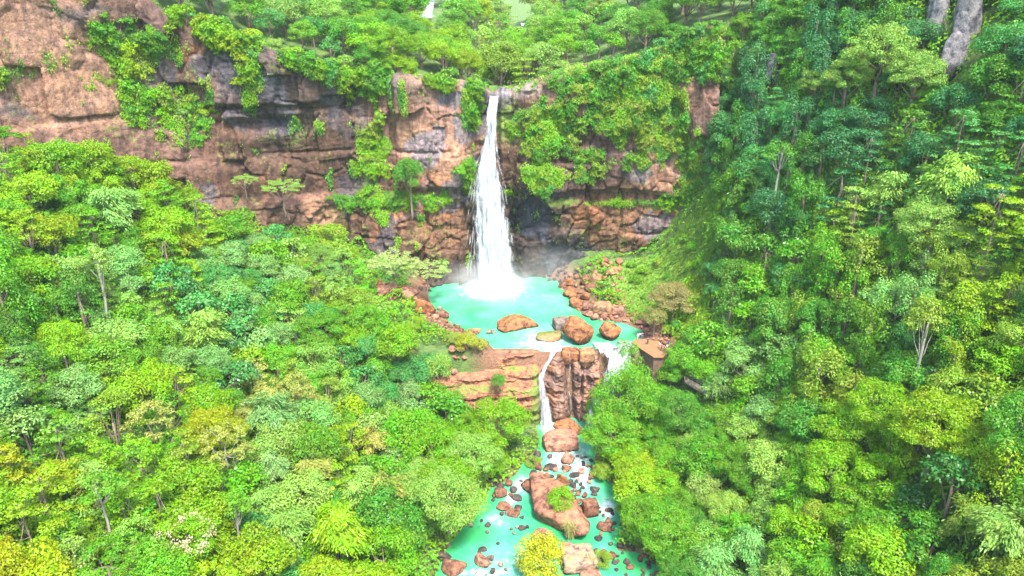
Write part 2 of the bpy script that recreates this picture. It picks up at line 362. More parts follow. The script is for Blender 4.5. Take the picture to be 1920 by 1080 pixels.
def axis(lo, hi, step, out_lo, out_hi, g=1.16):
    a = list(np.arange(lo, hi + 1e-6, step)); s = step; v = lo; L = []
    while v > out_lo: s *= g; v -= s; L.append(v)
    s = step; v = a[-1]; R_ = []
    while v < out_hi: s *= g; v += s; R_.append(v)
    return np.array(L[::-1] + a + R_)
def build_ground():
    X = axis(-130, 130, .9, -2500, 2500); Y = axis(60, 200, .9, -1500, 3500)
    xx, yy = np.meshgrid(X, Y); zz = exact_ground(xx.ravel(), yy.ravel())
    V = np.c_[xx.ravel(), yy.ravel(), zz]
    # earth shows on the shores of the pool and stream; soil / grass elsewhere
    dp = dpoly(V[:, 0], V[:, 1], POOL); dr = dpoly(V[:, 0], V[:, 1], RIV)
    px, py, _ = proj(V[:, 0], np.maximum(V[:, 1], 30), V[:, 2])
    earth = np.maximum(1 - ss(2, 8, dp), .6 * (1 - ss(.5, 2.5, dr)))
    earth = np.maximum(earth, inpoly(px, py, [(1195, 600), (1290, 625), (1275, 690), (1190, 650)]) * 1.0)
    field = ss(250, 300, V[:, 1]) * (1 - ss(30, 60, np.abs(V[:, 0] - 25)))
    me = raw_mesh('ground', V, grid_faces(len(Y), len(X)), True, {'earth': earth, 'field': field})
    m, nt, n, l, b = newmat('forest_floor'); g = N(nt, 'ShaderNodeNewGeometry')
    n1 = noise(nt, g.outputs['Position'], .35, 6, .65); n2 = noise(nt, g.outputs['Position'], 2.2, 6, .7)
    gr = ramp(nt, n1.outputs[0], [(.3, (.035, .06, .015)), (.5, (.07, .13, .025)), (.7, (.13, .2, .035))])
    er = ramp(nt, n2.outputs[0], [(.3, (.10, .05, .03)), (.7, (.24, .12, .07))])
    fr = ramp(nt, n2.outputs[0], [(.3, (.06, .13, .03)), (.7, (.13, .19, .05))])
    a = N(nt, 'ShaderNodeAttribute', attribute_name='earth'); a2 = N(nt, 'ShaderNodeAttribute', attribute_name='field')
    c = mix(nt, a.outputs['Fac'], gr.outputs[0], er.outputs[0]); c = mix(nt, a2.outputs['Fac'], c, fr.outputs[0])
    l.new(c, b.inputs['Base Color']); b.inputs['Roughness'].default_value = .95
    bp = N(nt, 'ShaderNodeBump'); bp.inputs['Distance'].default_value = .5; l.new(n2.outputs[0], bp.inputs['Height']); l.new(bp.outputs[0], b.inputs['Normal'])
    tag(obj('ground', me, m), kind='structure')
build_ground()

# ------------------------------------------------------------------ the big cliff
def cliff_disp(x, z):
    frag = (.35 + .65 * (1 - ss(23, 27, z))) * (1 - .5 * (1 - ss(-95, -82, x)) * ss(30, 40, z))
    """how far the rock stands out towards the camera"""
    warp = fbm(x / 22, z / 22, 0 * x, 3, 31) * 4
    xw, zw = x + warp * .8, z + warp * .35 + .03 * (x + 20)
    d = fbm(x / 26, z / 30, 0 * x, 3, 11) * 3.2
    v, e = blocks(xw, zw, 10, 11, 41); d = d + v * 3.0 - 1.5 - .25 * (1 - ss(0, .06, e))
    v, e = blocks(xw + 3, zw, 4.4, 5.2, 51); mk = ss(-.25, .35, fbm(x / 12, z / 9, 0 * x, 2, 57)); d = d + ((v - .5) * 1.5 - .12 * (1 - ss(0, .06, e))) * (.2 + .8 * mk) * (.4 + .6 * frag)
    v, e = blocks(xw, zw + 1, 1.9, 1.5, 61); d = d + ((v - .5) * .55 - .03 * (1 - ss(0, .1, e))) * mk * frag + fbm(x / 1.6, z / 14, 0 * x, 3, 63) * .45
    d = d + fbm(x / 3.2, z / 3.2, 0 * x, 4, 71) * .6 * (.5 + .5 * frag) + fbm(x / 1.1, z / .7, 0 * x, 3, 73) * .2
    v, e = blocks(xw - z * .12, zw, 6.5, 15, 45); d = d + ((v - .5) * 2.2 - .8 * (1 - ss(0, .07, e))) * ss(-.3, .2, fbm(x / 30, z / 20, 0 * x, 2, 49))
    q = fbm(x / 2.6, z / 2.4, 0 * x, 4, 75, True); d = d - .22 * frag * ss(.25, .7, q)
    # long level beds
    zb = z + warp * .3
    for z0, a, xr in ((24.3, 2.6, 1), (14.0, 1.6, 1), (47, 2.0, -1), (36, 1.2, 0)):
        m = 1 if xr == 0 else (1 if xr > 0 else 1 - ss(-45, -25, x))
        s = 1.0 if z0 != 24.3 else np.where(x < -3, 1.0, -1.0)        # left of the fall the lower bed is a shelf, right of it the upper bed overhangs
        d = d + a * m * np.where(s > 0, 1 - ss(z0 - .5, z0 + .5, zb), ss(z0 - .35, z0 + .35, zb)) * (.9 if z0 == 24.3 else .55)
        d = d - 1.3 * m * ss(-.35, .3, fbm(x / 9, z0 + 0 * x, 0 * x, 2, 33)) * np.exp(-((zb - z0 + .5 * s) / .5) ** 2)
    # deep overhang at left (px 400-520)
    def hole(cx, cz, rx, rz, dep):
        q = ((x - cx) / rx) ** 2 + ((z - cz) / rz) ** 2
        return -dep * np.exp(-q * 1.2)
    d = d + hole(-62, 43.0, 8.5, 2.4, 4.5) + hole(-60, 36.5, 5, 4, 2.5) + hole(-7, 31, 3.5, 14, 3.5) + hole(-118, 40, 10, 3, 2.5)
    d = d + 2.3 * ss(47, 49, zb) * (1 - ss(-50, -42, x)) * ss(-80, -70, x)
    # the buttress left of the fall bulges, the pocket right of its foot is cut back
    d = d + 2.6 * ss(-31, -28.5, x) * (1 - ss(-11, -8, x)) * ss(24, 27, z) + hole(16, 6, 9, 7, 2.5) + hole(-13, 4, 6, 4, 2.5)
    return d
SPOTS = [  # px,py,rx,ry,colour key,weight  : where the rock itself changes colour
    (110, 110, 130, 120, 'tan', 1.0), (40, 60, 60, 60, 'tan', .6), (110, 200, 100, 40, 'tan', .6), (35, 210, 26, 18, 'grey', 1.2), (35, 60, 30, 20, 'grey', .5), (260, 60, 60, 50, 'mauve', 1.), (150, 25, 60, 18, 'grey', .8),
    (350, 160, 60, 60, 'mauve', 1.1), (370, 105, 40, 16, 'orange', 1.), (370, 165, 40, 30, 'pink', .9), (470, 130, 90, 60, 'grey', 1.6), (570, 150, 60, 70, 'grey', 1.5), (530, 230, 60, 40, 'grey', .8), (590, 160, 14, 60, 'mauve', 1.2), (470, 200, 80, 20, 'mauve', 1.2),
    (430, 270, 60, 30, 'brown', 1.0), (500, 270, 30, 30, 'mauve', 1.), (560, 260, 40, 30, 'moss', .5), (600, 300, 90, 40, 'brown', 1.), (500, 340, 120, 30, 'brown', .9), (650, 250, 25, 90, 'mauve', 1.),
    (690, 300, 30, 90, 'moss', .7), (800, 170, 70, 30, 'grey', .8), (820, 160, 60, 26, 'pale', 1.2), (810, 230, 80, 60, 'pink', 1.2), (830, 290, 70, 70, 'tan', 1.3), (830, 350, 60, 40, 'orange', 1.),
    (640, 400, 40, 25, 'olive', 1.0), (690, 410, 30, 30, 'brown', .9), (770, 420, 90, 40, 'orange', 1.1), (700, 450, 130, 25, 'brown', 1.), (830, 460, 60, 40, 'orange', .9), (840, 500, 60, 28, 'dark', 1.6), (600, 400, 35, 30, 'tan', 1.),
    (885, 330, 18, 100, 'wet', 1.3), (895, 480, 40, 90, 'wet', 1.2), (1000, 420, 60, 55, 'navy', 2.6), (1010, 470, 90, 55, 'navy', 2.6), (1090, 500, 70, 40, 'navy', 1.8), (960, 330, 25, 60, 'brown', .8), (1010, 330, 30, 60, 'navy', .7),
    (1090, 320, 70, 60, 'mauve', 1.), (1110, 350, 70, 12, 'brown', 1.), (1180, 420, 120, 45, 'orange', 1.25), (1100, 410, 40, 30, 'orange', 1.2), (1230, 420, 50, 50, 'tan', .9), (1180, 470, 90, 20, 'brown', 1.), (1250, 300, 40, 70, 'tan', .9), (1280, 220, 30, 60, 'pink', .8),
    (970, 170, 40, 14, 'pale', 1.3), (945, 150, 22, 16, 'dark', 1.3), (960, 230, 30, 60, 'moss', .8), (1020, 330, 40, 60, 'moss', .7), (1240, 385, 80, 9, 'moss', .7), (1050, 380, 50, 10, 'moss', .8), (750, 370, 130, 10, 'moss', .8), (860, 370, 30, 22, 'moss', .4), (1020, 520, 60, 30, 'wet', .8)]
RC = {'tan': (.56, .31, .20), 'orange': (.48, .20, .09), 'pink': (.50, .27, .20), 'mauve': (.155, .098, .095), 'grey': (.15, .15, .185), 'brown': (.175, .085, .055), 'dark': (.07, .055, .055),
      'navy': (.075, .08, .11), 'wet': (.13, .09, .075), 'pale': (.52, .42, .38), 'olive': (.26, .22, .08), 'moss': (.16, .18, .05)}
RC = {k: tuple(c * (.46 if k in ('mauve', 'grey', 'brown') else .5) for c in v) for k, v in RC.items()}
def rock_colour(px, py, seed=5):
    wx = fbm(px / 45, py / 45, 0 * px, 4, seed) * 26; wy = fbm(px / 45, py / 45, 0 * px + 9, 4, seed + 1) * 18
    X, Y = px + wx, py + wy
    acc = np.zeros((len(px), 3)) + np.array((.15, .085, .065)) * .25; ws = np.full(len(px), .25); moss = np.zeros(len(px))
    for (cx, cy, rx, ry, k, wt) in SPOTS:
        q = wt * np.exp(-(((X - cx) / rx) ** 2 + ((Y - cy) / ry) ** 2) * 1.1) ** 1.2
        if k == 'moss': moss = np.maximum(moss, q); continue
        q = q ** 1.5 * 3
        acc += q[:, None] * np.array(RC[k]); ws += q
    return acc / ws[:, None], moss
def build_cliff():
    xs = np.concatenate([np.arange(-330, -140, 1.2), np.arange(-140, 50, .33)])
    nt_ = 250; t = np.linspace(0, 1, nt_)
    x, tt = np.meshgrid(xs, t); x = x.ravel(); tt = tt.ravel()
    top = zrim(x) + fbm(x / 9, 0 * x, 0 * x, 3, 77) * 1.6 + .4
    # notch at the lip of the fall
    top = top - 1.9 * np.exp(-((x + 5.2) / 1.6) ** 2)
    kz = np.minimum(tt / .93, 1); kb = np.clip((tt - .93) / .07, 0, 1)
    z = -5 + (top + 5) * kz
    d = cliff_disp(x, z)
    d = d * (1 - ss(.97, 1.0, kz) * .3)
    y = ycl(x) - d + (z * .02) - .2 * z * 0
    # rounded brow then running back under the soil
    brow = ss(.955, 1.0, kz); y = y + brow ** 2 * 1.5
    y = y + kb * 10.0; z = z - kb ** 2 * 2.0 + (kb > 0) * 0
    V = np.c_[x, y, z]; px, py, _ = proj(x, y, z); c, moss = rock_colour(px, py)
    moss = np.maximum(moss, kb * 1.0)
    n2 = fbm(x / 5, y / 5, z / 5, 4, 21)
    moss = np.maximum(moss, .17 + .5 * n2) * (1 - .7 * np.exp(-(((px - 110) / 120) ** 2 + ((py - 120) / 110) ** 2))) 
    v1, e1 = blocks(x + fbm(x / 8, z / 8, 0 * x, 3, 91) * 3, z + fbm(x / 8, z / 8, 0 * x + 5, 3, 92) * 2, 9, 10, 93); v2, e2 = blocks(x + fbm(x / 5, z / 5, 0 * x, 3, 94) * 2, z, 3.6, 4.6, 95)
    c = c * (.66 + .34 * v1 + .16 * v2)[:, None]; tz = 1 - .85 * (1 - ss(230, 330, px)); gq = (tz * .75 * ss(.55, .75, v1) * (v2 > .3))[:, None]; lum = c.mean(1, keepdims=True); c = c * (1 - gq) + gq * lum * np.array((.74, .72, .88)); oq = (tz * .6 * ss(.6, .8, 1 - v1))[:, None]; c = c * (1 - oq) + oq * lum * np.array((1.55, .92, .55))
    c = c * (1 - .15 * (1 - ss(0, .05, e1)))[:, None]
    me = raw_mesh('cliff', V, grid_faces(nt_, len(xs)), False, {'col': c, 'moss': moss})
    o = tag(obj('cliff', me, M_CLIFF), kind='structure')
    return xs, nt_, V.reshape(nt_, len(xs), 3)
CXS, CNT, CG = build_cliff()
def on_cliff(px, py):
    """point on the cliff face seen at a pixel"""
    Y = 186.0
    for _ in range(12):
        p = W(px, py, Y); Y = float(ycl(p[0]) - cliff_disp(np.array([p[0]]), np.array([p[2]]))[0] + .02 * p[2])
    return W(px, py, Y)

# ------------------------------------------------------------------ water
def water_material(name, foam_centres, foam_scale, base1, base2, foam_attr=False):
    m, nt, n, l, b = newmat(name); g = N(nt, 'ShaderNodeNewGeometry'); P = g.outputs['Position']
    mp = N(nt, 'ShaderNodeMapping'); l.new(P, mp.inputs[0]); mp.inputs['Scale'].default_value = (1, 1.0, 1)
    n1 = noise(nt, mp.outputs[0], .09, 4, .55); n2 = noise(nt, mp.outputs[0], .8, 6, .65); n3 = noise(nt, mp.outputs[0], 3.0, 4, .6)
    f = math_(nt, 'MULTIPLY_ADD', n2.outputs[0], .25, n1.outputs[0])
    c = ramp(nt, f, [(.54, base1), (.74, base2)]).outputs[0]
    a = N(nt, 'ShaderNodeAttribute', attribute_name='foam')
    k = math_(nt, 'MULTIPLY_ADD', n2.outputs[0], 1.3, -.65); k2 = math_(nt, 'MULTIPLY_ADD', n3.outputs[0], .9, -.45)
    fo = math_(nt, 'ADD', a.outputs['Fac'], k); fo = math_(nt, 'ADD', fo, k2)
    # foam grows out of milky water, then white froth
    milky = math_(nt, 'MULTIPLY_ADD', a.outputs['Fac'], .75, 0, clamp=True)
    c = mix(nt, milky, c, (.20, .37, .31))
    fo = math_(nt, 'MULTIPLY_ADD', fo, 2.5, -1.0, clamp=True); c = mix(nt, fo, c, (.62, .68, .68))
    sh = N(nt, 'ShaderNodeAttribute', attribute_name='shallow'); shf = math_(nt, 'MULTIPLY_ADD', n2.outputs[0], .8, -.4)
    shf = math_(nt, 'ADD', sh.outputs['Fac'], shf); shf = math_(nt, 'MULTIPLY_ADD', shf, 1.6, -.5, clamp=True)
    c = mix(nt, shf, c, (.03, .26, .075))
    l.new(c, b.inputs['Base Color']); b.inputs['Roughness'].default_value = .14; b.inputs['IOR'].default_value = 1.33
    bp = N(nt, 'ShaderNodeBump'); bp.inputs['Strength'].default_value = .6; bp.inputs['Distance'].default_value = .25
    l.new(n2.outputs[0], bp.inputs['Height']); bp2 = N(nt, 'ShaderNodeBump'); bp2.inputs['Strength'].default_value = .3; bp2.inputs['Distance'].default_value = .08
    l.new(n3.outputs[0], bp2.inputs['Height']); l.new(bp.outputs[0], bp2.inputs['Normal']); l.new(bp2.outputs[0], b.inputs['Normal'])
    return m
FALL = G(922, 540)      # where the fall strikes
def build_pool():
    X = np.arange(-30, 45, .5); Y = np.arange(143.2, 194, .5); xx, yy = np.meshgrid(X, Y); x, y = xx.ravel(), yy.ravel()
    V = np.c_[x, y, np.zeros(len(x)) + fbm(x / 2, y / 2, 0 * x, 3, 4) * .05]
    d = np.hypot((x - FALL[0]) / 1.25, (y - FALL[1] + 1) / 1.0)
    foam = 1.05 * np.exp(-(d / 4.6) ** 2) + .40 * np.exp(-(d / 12) ** 2) + .15 * fbm(x / 5, y / 3, 0 * x, 3, 12)
    px, py, _ = proj(x, y, V[:, 2])
    foam += .55 * np.exp(-((px - 1010) / 70) ** 2 - ((py - 640) / 26) ** 2) + .5 * np.exp(-((px - 1045) / 22) ** 2 - ((py - 655) / 6) ** 2) + .5 * np.exp(-((px - 1140) / 40) ** 2 - ((py - 650) / 8) ** 2)
    foam += .25 * np.exp(-((px - 1060) / 50) ** 2 - ((py - 570) / 30) ** 2)
    sh = .8 * np.exp(-((px - 1190) / 40) ** 2 - ((py - 622) / 22) ** 2) + .75 * np.exp(-((px - 880) / 55) ** 2 - ((py - 580) / 24) ** 2) + .55 * np.exp(-((px - 970) / 70) ** 2 - ((py - 634) / 12) ** 2)
    sh = np.maximum(sh, .75 * (1 - ss(.3, 3.2, -dpoly(x, y, POOL))) * (y > 149) * (y < 182)) - .1 + .35 * fbm(x / 7, y / 4, 0 * x, 3, 44)
    Fq = grid_faces(len(Y), len(X)); dd = dpoly(x, y, POOL); Fq = Fq[(dd[Fq].min(1) < 2.2) & ((y[Fq].min(1) > 145.3) | (dd[Fq].min(1) < .1))]
    me = raw_mesh('pool_water', V, Fq, True, {'foam': foam, 'shallow': sh})
    m = water_material('pool_water', None, 1, (.03, .28, .115), (.075, .33, .20))
    o = obj('pool_water', me, m); tag(o, kind='structure')
build_pool()
def build_stream():
    X = np.arange(-34, 44, .45); Y = np.concatenate([np.arange(-120, 75, 3.0), np.arange(75, 141.5, .45)]); xx, yy = np.meshgrid(X, Y); x, y = xx.ravel(), yy.ravel()
    px, py, _ = proj(x, np.maximum(y, 40), zr(y))
    rap = 0 * x
    for cx, cy, rx, ry, a in [(1060, 860, 45, 30, .75), (1090, 880, 30, 50, .75), (1025, 800, 22, 16, 1.1), (1015, 890, 50, 20, .5), (975, 905, 18, 22, .9), (960, 935, 16, 14, .9), (1140, 955, 22, 26, .85), (1100, 750, 50, 30, .9), (930, 975, 34, 20, .55), (950, 1060, 70, 34, .5), (1130, 800, 40, 22, .7), (900, 1075, 90, 10, .7), (1000, 860, 30, 14, .3)]:
        rap = np.maximum(rap, a * np.exp(-((px - cx) / rx) ** 2 - ((py - cy) / ry) ** 2))
    far = ss(95, 60, y) if False else (1 - ss(70, 92, y)); rap = np.maximum(rap, far * .4)
    sh = 0 * x
    for cx, cy, rx, ry, a in [(985, 880, 22, 22, .9), (880, 1000, 50, 22, .95), (1010, 905, 20, 10, .4), (1190, 1055, 60, 30, 1.1), (1065, 770, 40, 6, .3), (1150, 990, 20, 40, .5), (1120, 840, 20, 16, .6), (1040, 990, 60, 30, .5), (1100, 1010, 50, 20, .4)]:
        sh = np.maximum(sh, a * np.exp(-((px - cx) / rx) ** 2 - ((py - cy) / ry) ** 2))
    sh = np.maximum(sh, .8 * (1 - ss(.2, 2.6, -dpoly(x, y, RIV)))) + .1 + .35 * fbm(x / 4, y / 6, 0 * x, 3, 46)
    z = zr(y) + fbm(x / 1.6, y / 1.6, 0 * x, 4, 14) * (.10 + .55 * np.clip(rap, 0, 1))
    Fq = grid_faces(len(Y), len(X)); dd = dpoly(x, y, RIV); Fq = Fq[dd[Fq].min(1) < 1.6]
    me = raw_mesh('stream_water', np.c_[x, y, z], Fq, True, {'foam': rap * .88, 'shallow': sh})
    tag(obj('stream_water', me, water_material('stream_water', None, 1, (.025, .25, .11), (.07, .32, .20))), kind='structure')
build_stream()

def fall_material(name, bluish=.1, fill=.5):
    m, nt, n, l, b = newmat(name); g = N(nt, 'ShaderNodeNewGeometry')
    mp = N(nt, 'ShaderNodeMapping'); l.new(g.outputs['Position'], mp.inputs[0]); mp.inputs['Scale'].default_value = (1.6, .5, .16)
    n1 = noise(nt, mp.outputs[0], 1.0, 6, .65)
    mp2 = N(nt, 'ShaderNodeMapping'); l.new(g.outputs['Position'], mp2.inputs[0]); mp2.inputs['Scale'].default_value = (1.0, 1.0, .45)
    n2 = noise(nt, mp2.outputs[0], .8, 6, .7)
    c = ramp(nt, n1.outputs[0], [(.36, (.26, .35, .42)), (.50, (.56, .59, .61)), (.62, (.66, .67, .68))])
    l.new(c.outputs[0], b.inputs['Base Color']); b.inputs['Roughness'].default_value = .6
    a = N(nt, 'ShaderNodeAttribute', attribute_name='dens')
    f = math_(nt, 'ADD', n1.outputs[0], n2.outputs[0]); f = math_(nt, 'MULTIPLY_ADD', f, 1.9, -1.9); f = math_(nt, 'ADD', f, a.outputs['Fac'], clamp=True)
    tr = N(nt, 'ShaderNodeBsdfTransparent'); tl = N(nt, 'ShaderNodeBsdfTranslucent'); tl.inputs[0].default_value = (.5, .53, .55, 1)
    m1 = N(nt, 'ShaderNodeMixShader'); m1.inputs[0].default_value = .35; l.new(b.outputs[0], m1.inputs[1]); l.new(tl.outputs[0], m1.inputs[2])
    m2 = N(nt, 'ShaderNodeMixShader'); l.new(f, m2.inputs[0]); l.new(tr.outputs[0], m2.inputs[1]); l.new(m1.outputs[0], m2.inputs[2])
    l.new(m2.outputs[0], n['Material Output'].inputs[0])
    bp = N(nt, 'ShaderNodeBump'); bp.inputs['Distance'].default_value = .5; bp.inputs['Strength'].default_value = .6; l.new(n1.outputs[0], bp.inputs['Height']); l.new(bp.outputs[0], b.inputs['Normal'])
    return m
M_FALL = fall_material('falling_water')
def build_fall():
    rng = np.random.default_rng(4)
    # envelope of the falling water in world metres: z, left x, right x (in front of the rock)
    pr = [(180, 917, 936, 188.6), (200, 914, 934, 188.0), (240, 911, 930, 187.6), (280, 903, 932, 187.2), (310, 890, 940, 186.8), (350, 882, 948, 186.5), (400, 877, 955, 186.2), (450, 876, 962, 186.), (500, 874, 968, 185.8), (545, 878, 975, 185.6)]
    Z, L, R_, YY = [], [], [], []
    for py, a, b_, Y in pr:
        p = W(a, py, Y); q = W(b_, py, Y); Z.append(p[2]); L.append(p[0]); R_.append(q[0]); YY.append(Y)
    Z = np.array(Z)[::-1]; L = np.array(L)[::-1]; R_ = np.array(R_)[::-1]; YY = np.array(YY)[::-1]; Z[0] = -.3
    ztop = Z[-1]
    Vs, Fs, Ds = [], [], []; base = 0
    for layer, (k, yo, dn) in enumerate([(.80, 0, .95), (.95, -.7, .45), (.95, .5, .2), (1.08, -1.3, -.15)]):
        nz, nx = 160, 46; zz = np.linspace(-.2, ztop, nz); s = np.linspace(-1, 1, nx)
        z, u = np.meshgrid(zz, s, indexing='ij'); z = z.ravel(); u = u.ravel()
        l_ = np.interp(z, Z, L); r_ = np.interp(z, Z, R_); y = np.interp(z, Z, YY)
        c = (l_ + r_) / 2 + (r_ - l_) * .07 * ss(0, 20, 30 - z) ; h = (r_ - l_) / 2 * k
        amp = ss(0, 18, ztop - z)
        x = c + h * u + fbm(z / 3, u * 2, layer + 0 * z, 3, 8) * .5 * amp
        y = y + yo * amp - np.sqrt(np.clip(1 - u * u, 0, 1)) * h * .55 + fbm(x / 1.2, z / 4.5, layer + 0 * z, 4, 18) * .9 * amp
        edge = ss(.55, 1.0, np.abs(u))
        dens = dn - edge * 1.0 + .15 * (1 - ss(0, 10, z)) + (1 - amp) * .6
        Vs.append(np.c_[x, y, z]); Fs.append(grid_faces(nz, nx) + base); Ds.append(dens); base += len(x)
    # strands and flung water
    n = 520
    for i in range(n):
        z0 = rng.uniform(4, ztop - 2) if i > 60 else rng.uniform(ztop - 14, ztop - 1); ln = rng.uniform(2.5, 8); z1 = max(z0 - ln, -.1); u = float(np.clip(rng.normal(-.05, .5), -1.02, .95))
        m = 9; z = np.linspace(z0, z1, m); l_ = np.interp(z, Z, L); r_ = np.interp(z, Z, R_)
        x = (l_ + r_) / 2 + (r_ - l_) / 2 * u * np.linspace(.92, 1.05, m) + np.cumsum(rng.normal(0, .05, m)); y = np.interp(z, Z, YY) - rng.uniform(.2, 2.2)
        wd = rng.uniform(.06, .24) * np.sin(np.linspace(.15, math.pi - .1, m))
        V = np.empty((2 * m, 3)); V[0::2] = np.c_[x - wd, y, z]; V[1::2] = np.c_[x + wd, y + .05, z]
        i0 = np.arange(m - 1) * 2; Fq = np.stack([i0, i0 + 1, i0 + 3, i0 + 2], 1) + base
        Vs.append(V); Fs.append(Fq); Ds.append(np.full(2 * m, rng.uniform(-.3, .35))); base += 2 * m
    me = raw_mesh('waterfall', np.concatenate(Vs), np.concatenate(Fs), True, {'dens': np.concatenate(Ds)})
    tag(obj('waterfall', me, M_FALL), kind='structure')
build_fall()

# ------------------------------------------------------------------ rock dam in front of the pool with its small falls
def build_dam():
    xs = np.arange(-22, 30.5, .16); prof = [(150, -.7), (146.2, .05), (144.6, .45), (143.6, .3), (143.2, -1.9), (142.6, -2.4), (140.6, -2.9), (140.2, -4.2), (138.2, -5.2), (137.6, -5.7), (137.4, -10.2), (137.9, -11), (137.6, -16.5)]
    prof2 = [(150, -1.2), (146.2, -.2), (144.8, .1), (143.0, -.3), (142.2, -1.5), (141.6, -3.0), (141.0, -4.5), (140.6, -6.5), (140.3, -8.5), (140.1, -10.5), (140, -12.5), (139.9, -14.5), (139.8, -16.8)]
    t = np.linspace(0, 12, 240); a = np.array(prof); b = np.array(prof2)
    x, tt = np.meshgrid(xs, t); x = x.ravel(); tt = tt.ravel(); k = ss(5.2, 7.4, x)
    ta = np.clip(tt + fbm(x / 7, 0 * x, 0 * x, 3, 90) * .35 * (tt > 2), 0, 12)
    y = np.interp(ta, range(13), a[:, 0]) * (1 - k) + np.interp(tt, range(13), b[:, 0]) * k
    z = np.interp(ta, range(13), a[:, 1]) * (1 - k) + np.interp(tt, range(13), b[:, 1]) * k
    f = ss(2.2, 3.2, tt)
    v, e = blocks(x + z * .1, z + x * .04, 8.5, 1.7, 141); d = (v - .5) * 1.2 - .35 * (1 - ss(0, .12, e))
    v, e = blocks(x + fbm(x, z, 0 * x, 3, 155), z + x * .05, 2.4, .8, 151); d = d + ((v - .5) * .5 - .1 * (1 - ss(0, .15, e))) * (1 - .6 * k); v, e = blocks(x + fbm(x / 2, z / 3, 0 * x, 3, 156) * .6, z, 1.3, 4.5, 157); d = d + (v - .5) * 1.1 * k
    d = d + fbm(x / 2.2, z / 1.8, 0 * x, 5, 161) * .9
    d = d + 1.5 * np.exp(-((x - 10) / 1.7) ** 4) * ss(-1, -3, z) if False else d
    # columns and clefts right of the small fall
    d = d - 2.6 * np.exp(-((x - 12.6 + .12 * (z + 6)) / .75) ** 2) * k - 1.3 * np.exp(-((x - 15.3 - .1 * z * 0) / .28) ** 2) * k - 1.2 * np.exp(-((x - 7.2) / 1.3) ** 2) + 1.0 * np.exp(-((x - 10.2) / 1.4) ** 4) * k
    d = d - 2.6 * ss(18.8, 20, x)
    y = y - d * f; z = z + fbm(x / 3, y / 3, 0 * x, 3, 171) * .22 * ss(1.5, 3, tt) - 1.4 * ss(18.8, 20, x) * (1 - ss(2, 5, tt)) - .5 * np.exp(-((x - 8.5) / 2.2) ** 2) * (1 - ss(3, 5, tt))
    z = z + (x - 5) * .10 * (1 - k) * ss(1.8, 3.2, tt)
    V = np.c_[x, y, z]
    n1 = fbm(x / 4, z / 2.5, y / 4, 4, 181); n2 = fbm(x / 3, z / 1.2, y / 3, 3, 191)
    pinkc = np.array((.27, .12, .07)); brn = np.array((.34, .15, .07)); gry = np.array((.21, .125, .095)); drk = np.array((.09, .06, .05))
    c = pinkc[None] * (1 - k[:, None]) + gry[None] * k[:, None]
    q = ss(0, .35, n1)[:, None]; c = c * (1 - q * .7) + brn[None] * q * .7
    wet = np.exp(-((x - 12.6 + .12 * (z + 6)) / 1.4) ** 2) * k + .5 * np.exp(-((x - 7) / 1.5) ** 2) * ss(-4, -8, z) + ss(19, 21, x)
    wet = np.clip(wet, 0, 1)[:, None] * .8; c = c * (1 - wet) + drk[None] * wet
    moss = .08 + .3 * np.clip(n2, 0, 1) * (1 - k) + .42 * (1 - k) * np.exp(-((z + 6.0) / .7) ** 2) + .45 * (1 - k) * np.exp(-((z + 2.6) / .5) ** 2) * (n2 > 0) + (1 - k) * ss(-8.5, -11, z) * .5 + .5 * ss(3.4, 5, x) * (1 - ss(5.4, 6.4, x)) * ss(-1, -3, z)
    me = raw_mesh('rock_dam', V, grid_faces(len(t), len(xs)), False, {'col': c, 'moss': moss})
    tag(obj('rock_dam', me, M_CLIFF), kind='structure')
build_dam()
def ribbon_fall(name, path, width, yo=0.0, seed=1, dens=.6, bulge=.5):
    """a small fall: path = list of world points, width list"""
    P = np.array(path, float); wd = np.array(width, float); s = np.linspace(0, len(P) - 1, 110); rng = np.random.default_rng(seed)
    C = np.c_[[np.interp(s, range(len(P)), P[:, i]) for i in range(3)]].T; ww = np.interp(s, range(len(P)), wd); u = np.linspace(-1, 1, 22)
    Vs, Fs, Ds = [], [], []; base = 0
    for lay in range(3):
        S_, U = np.meshgrid(np.arange(len(s)), u, indexing='ij'); S_ = S_.ravel(); U = U.ravel()
        kk = (.75, 1.0, 1.15)[lay]
        x = C[S_, 0] + ww[S_] / 2 * U * kk + fbm(C[S_, 2] / 1.5, U * 1.5, lay + 0 * U, 3, seed) * .25
        y = C[S_, 1] - (1 - U * U) * bulge - lay * .18 + fbm(x / .6, C[S_, 2] / 2, lay + 0. * U, 3, seed + 5) * .3 + yo
        z = C[S_, 2] + .05
        Vs.append(np.c_[x, y, z]); Fs.append(grid_faces(len(s), len(u)) + base); Ds.append((dens, dens - .5, dens - .8)[lay] - ss(.6, 1, np.abs(U)) * .6); base += len(x)
    me = raw_mesh(name, np.concatenate(Vs), np.concatenate(Fs), True, {'dens': np.concatenate(Ds)})
    return tag(obj(name, me, M_FALL), kind='structure')
ribbon_fall('small_waterfall', [G(1046, 655, .12), W(1036, 662, 142.6), W(1030, 676, 141.3), W(1019, 694, 140.3), W(1014, 712, 139.4), W(1017, 735, 138.8), W(1022, 770, 138.4), W(1026, 808, 137.9)], [2.6, 1.5, .9, 1.1, 1.6, 2.2, 3.2, 3.8], seed=3, dens=.75)
ribbon_fall('trickle', [W(1068, 660, 141.8), W(1068, 690, 141.2), W(1066, 725, 140.6), W(1072, 768, 140.0)], [.35, .5, .5, .6], seed=8, dens=.15, bulge=.1)
ribbon_fall('cascade', [G(1127, 641, .1), W(1130, 650, 144.2), W(1140, 658, 142.8), W(1160, 672, 141.2), W(1165, 690, 139.5), W(1150, 720, 137.8), W(1120, 760, 136.5), W(1115, 800, 134.)], [5, 5, 5, 5, 5, 5, 5, 5], seed=12, dens=.8)
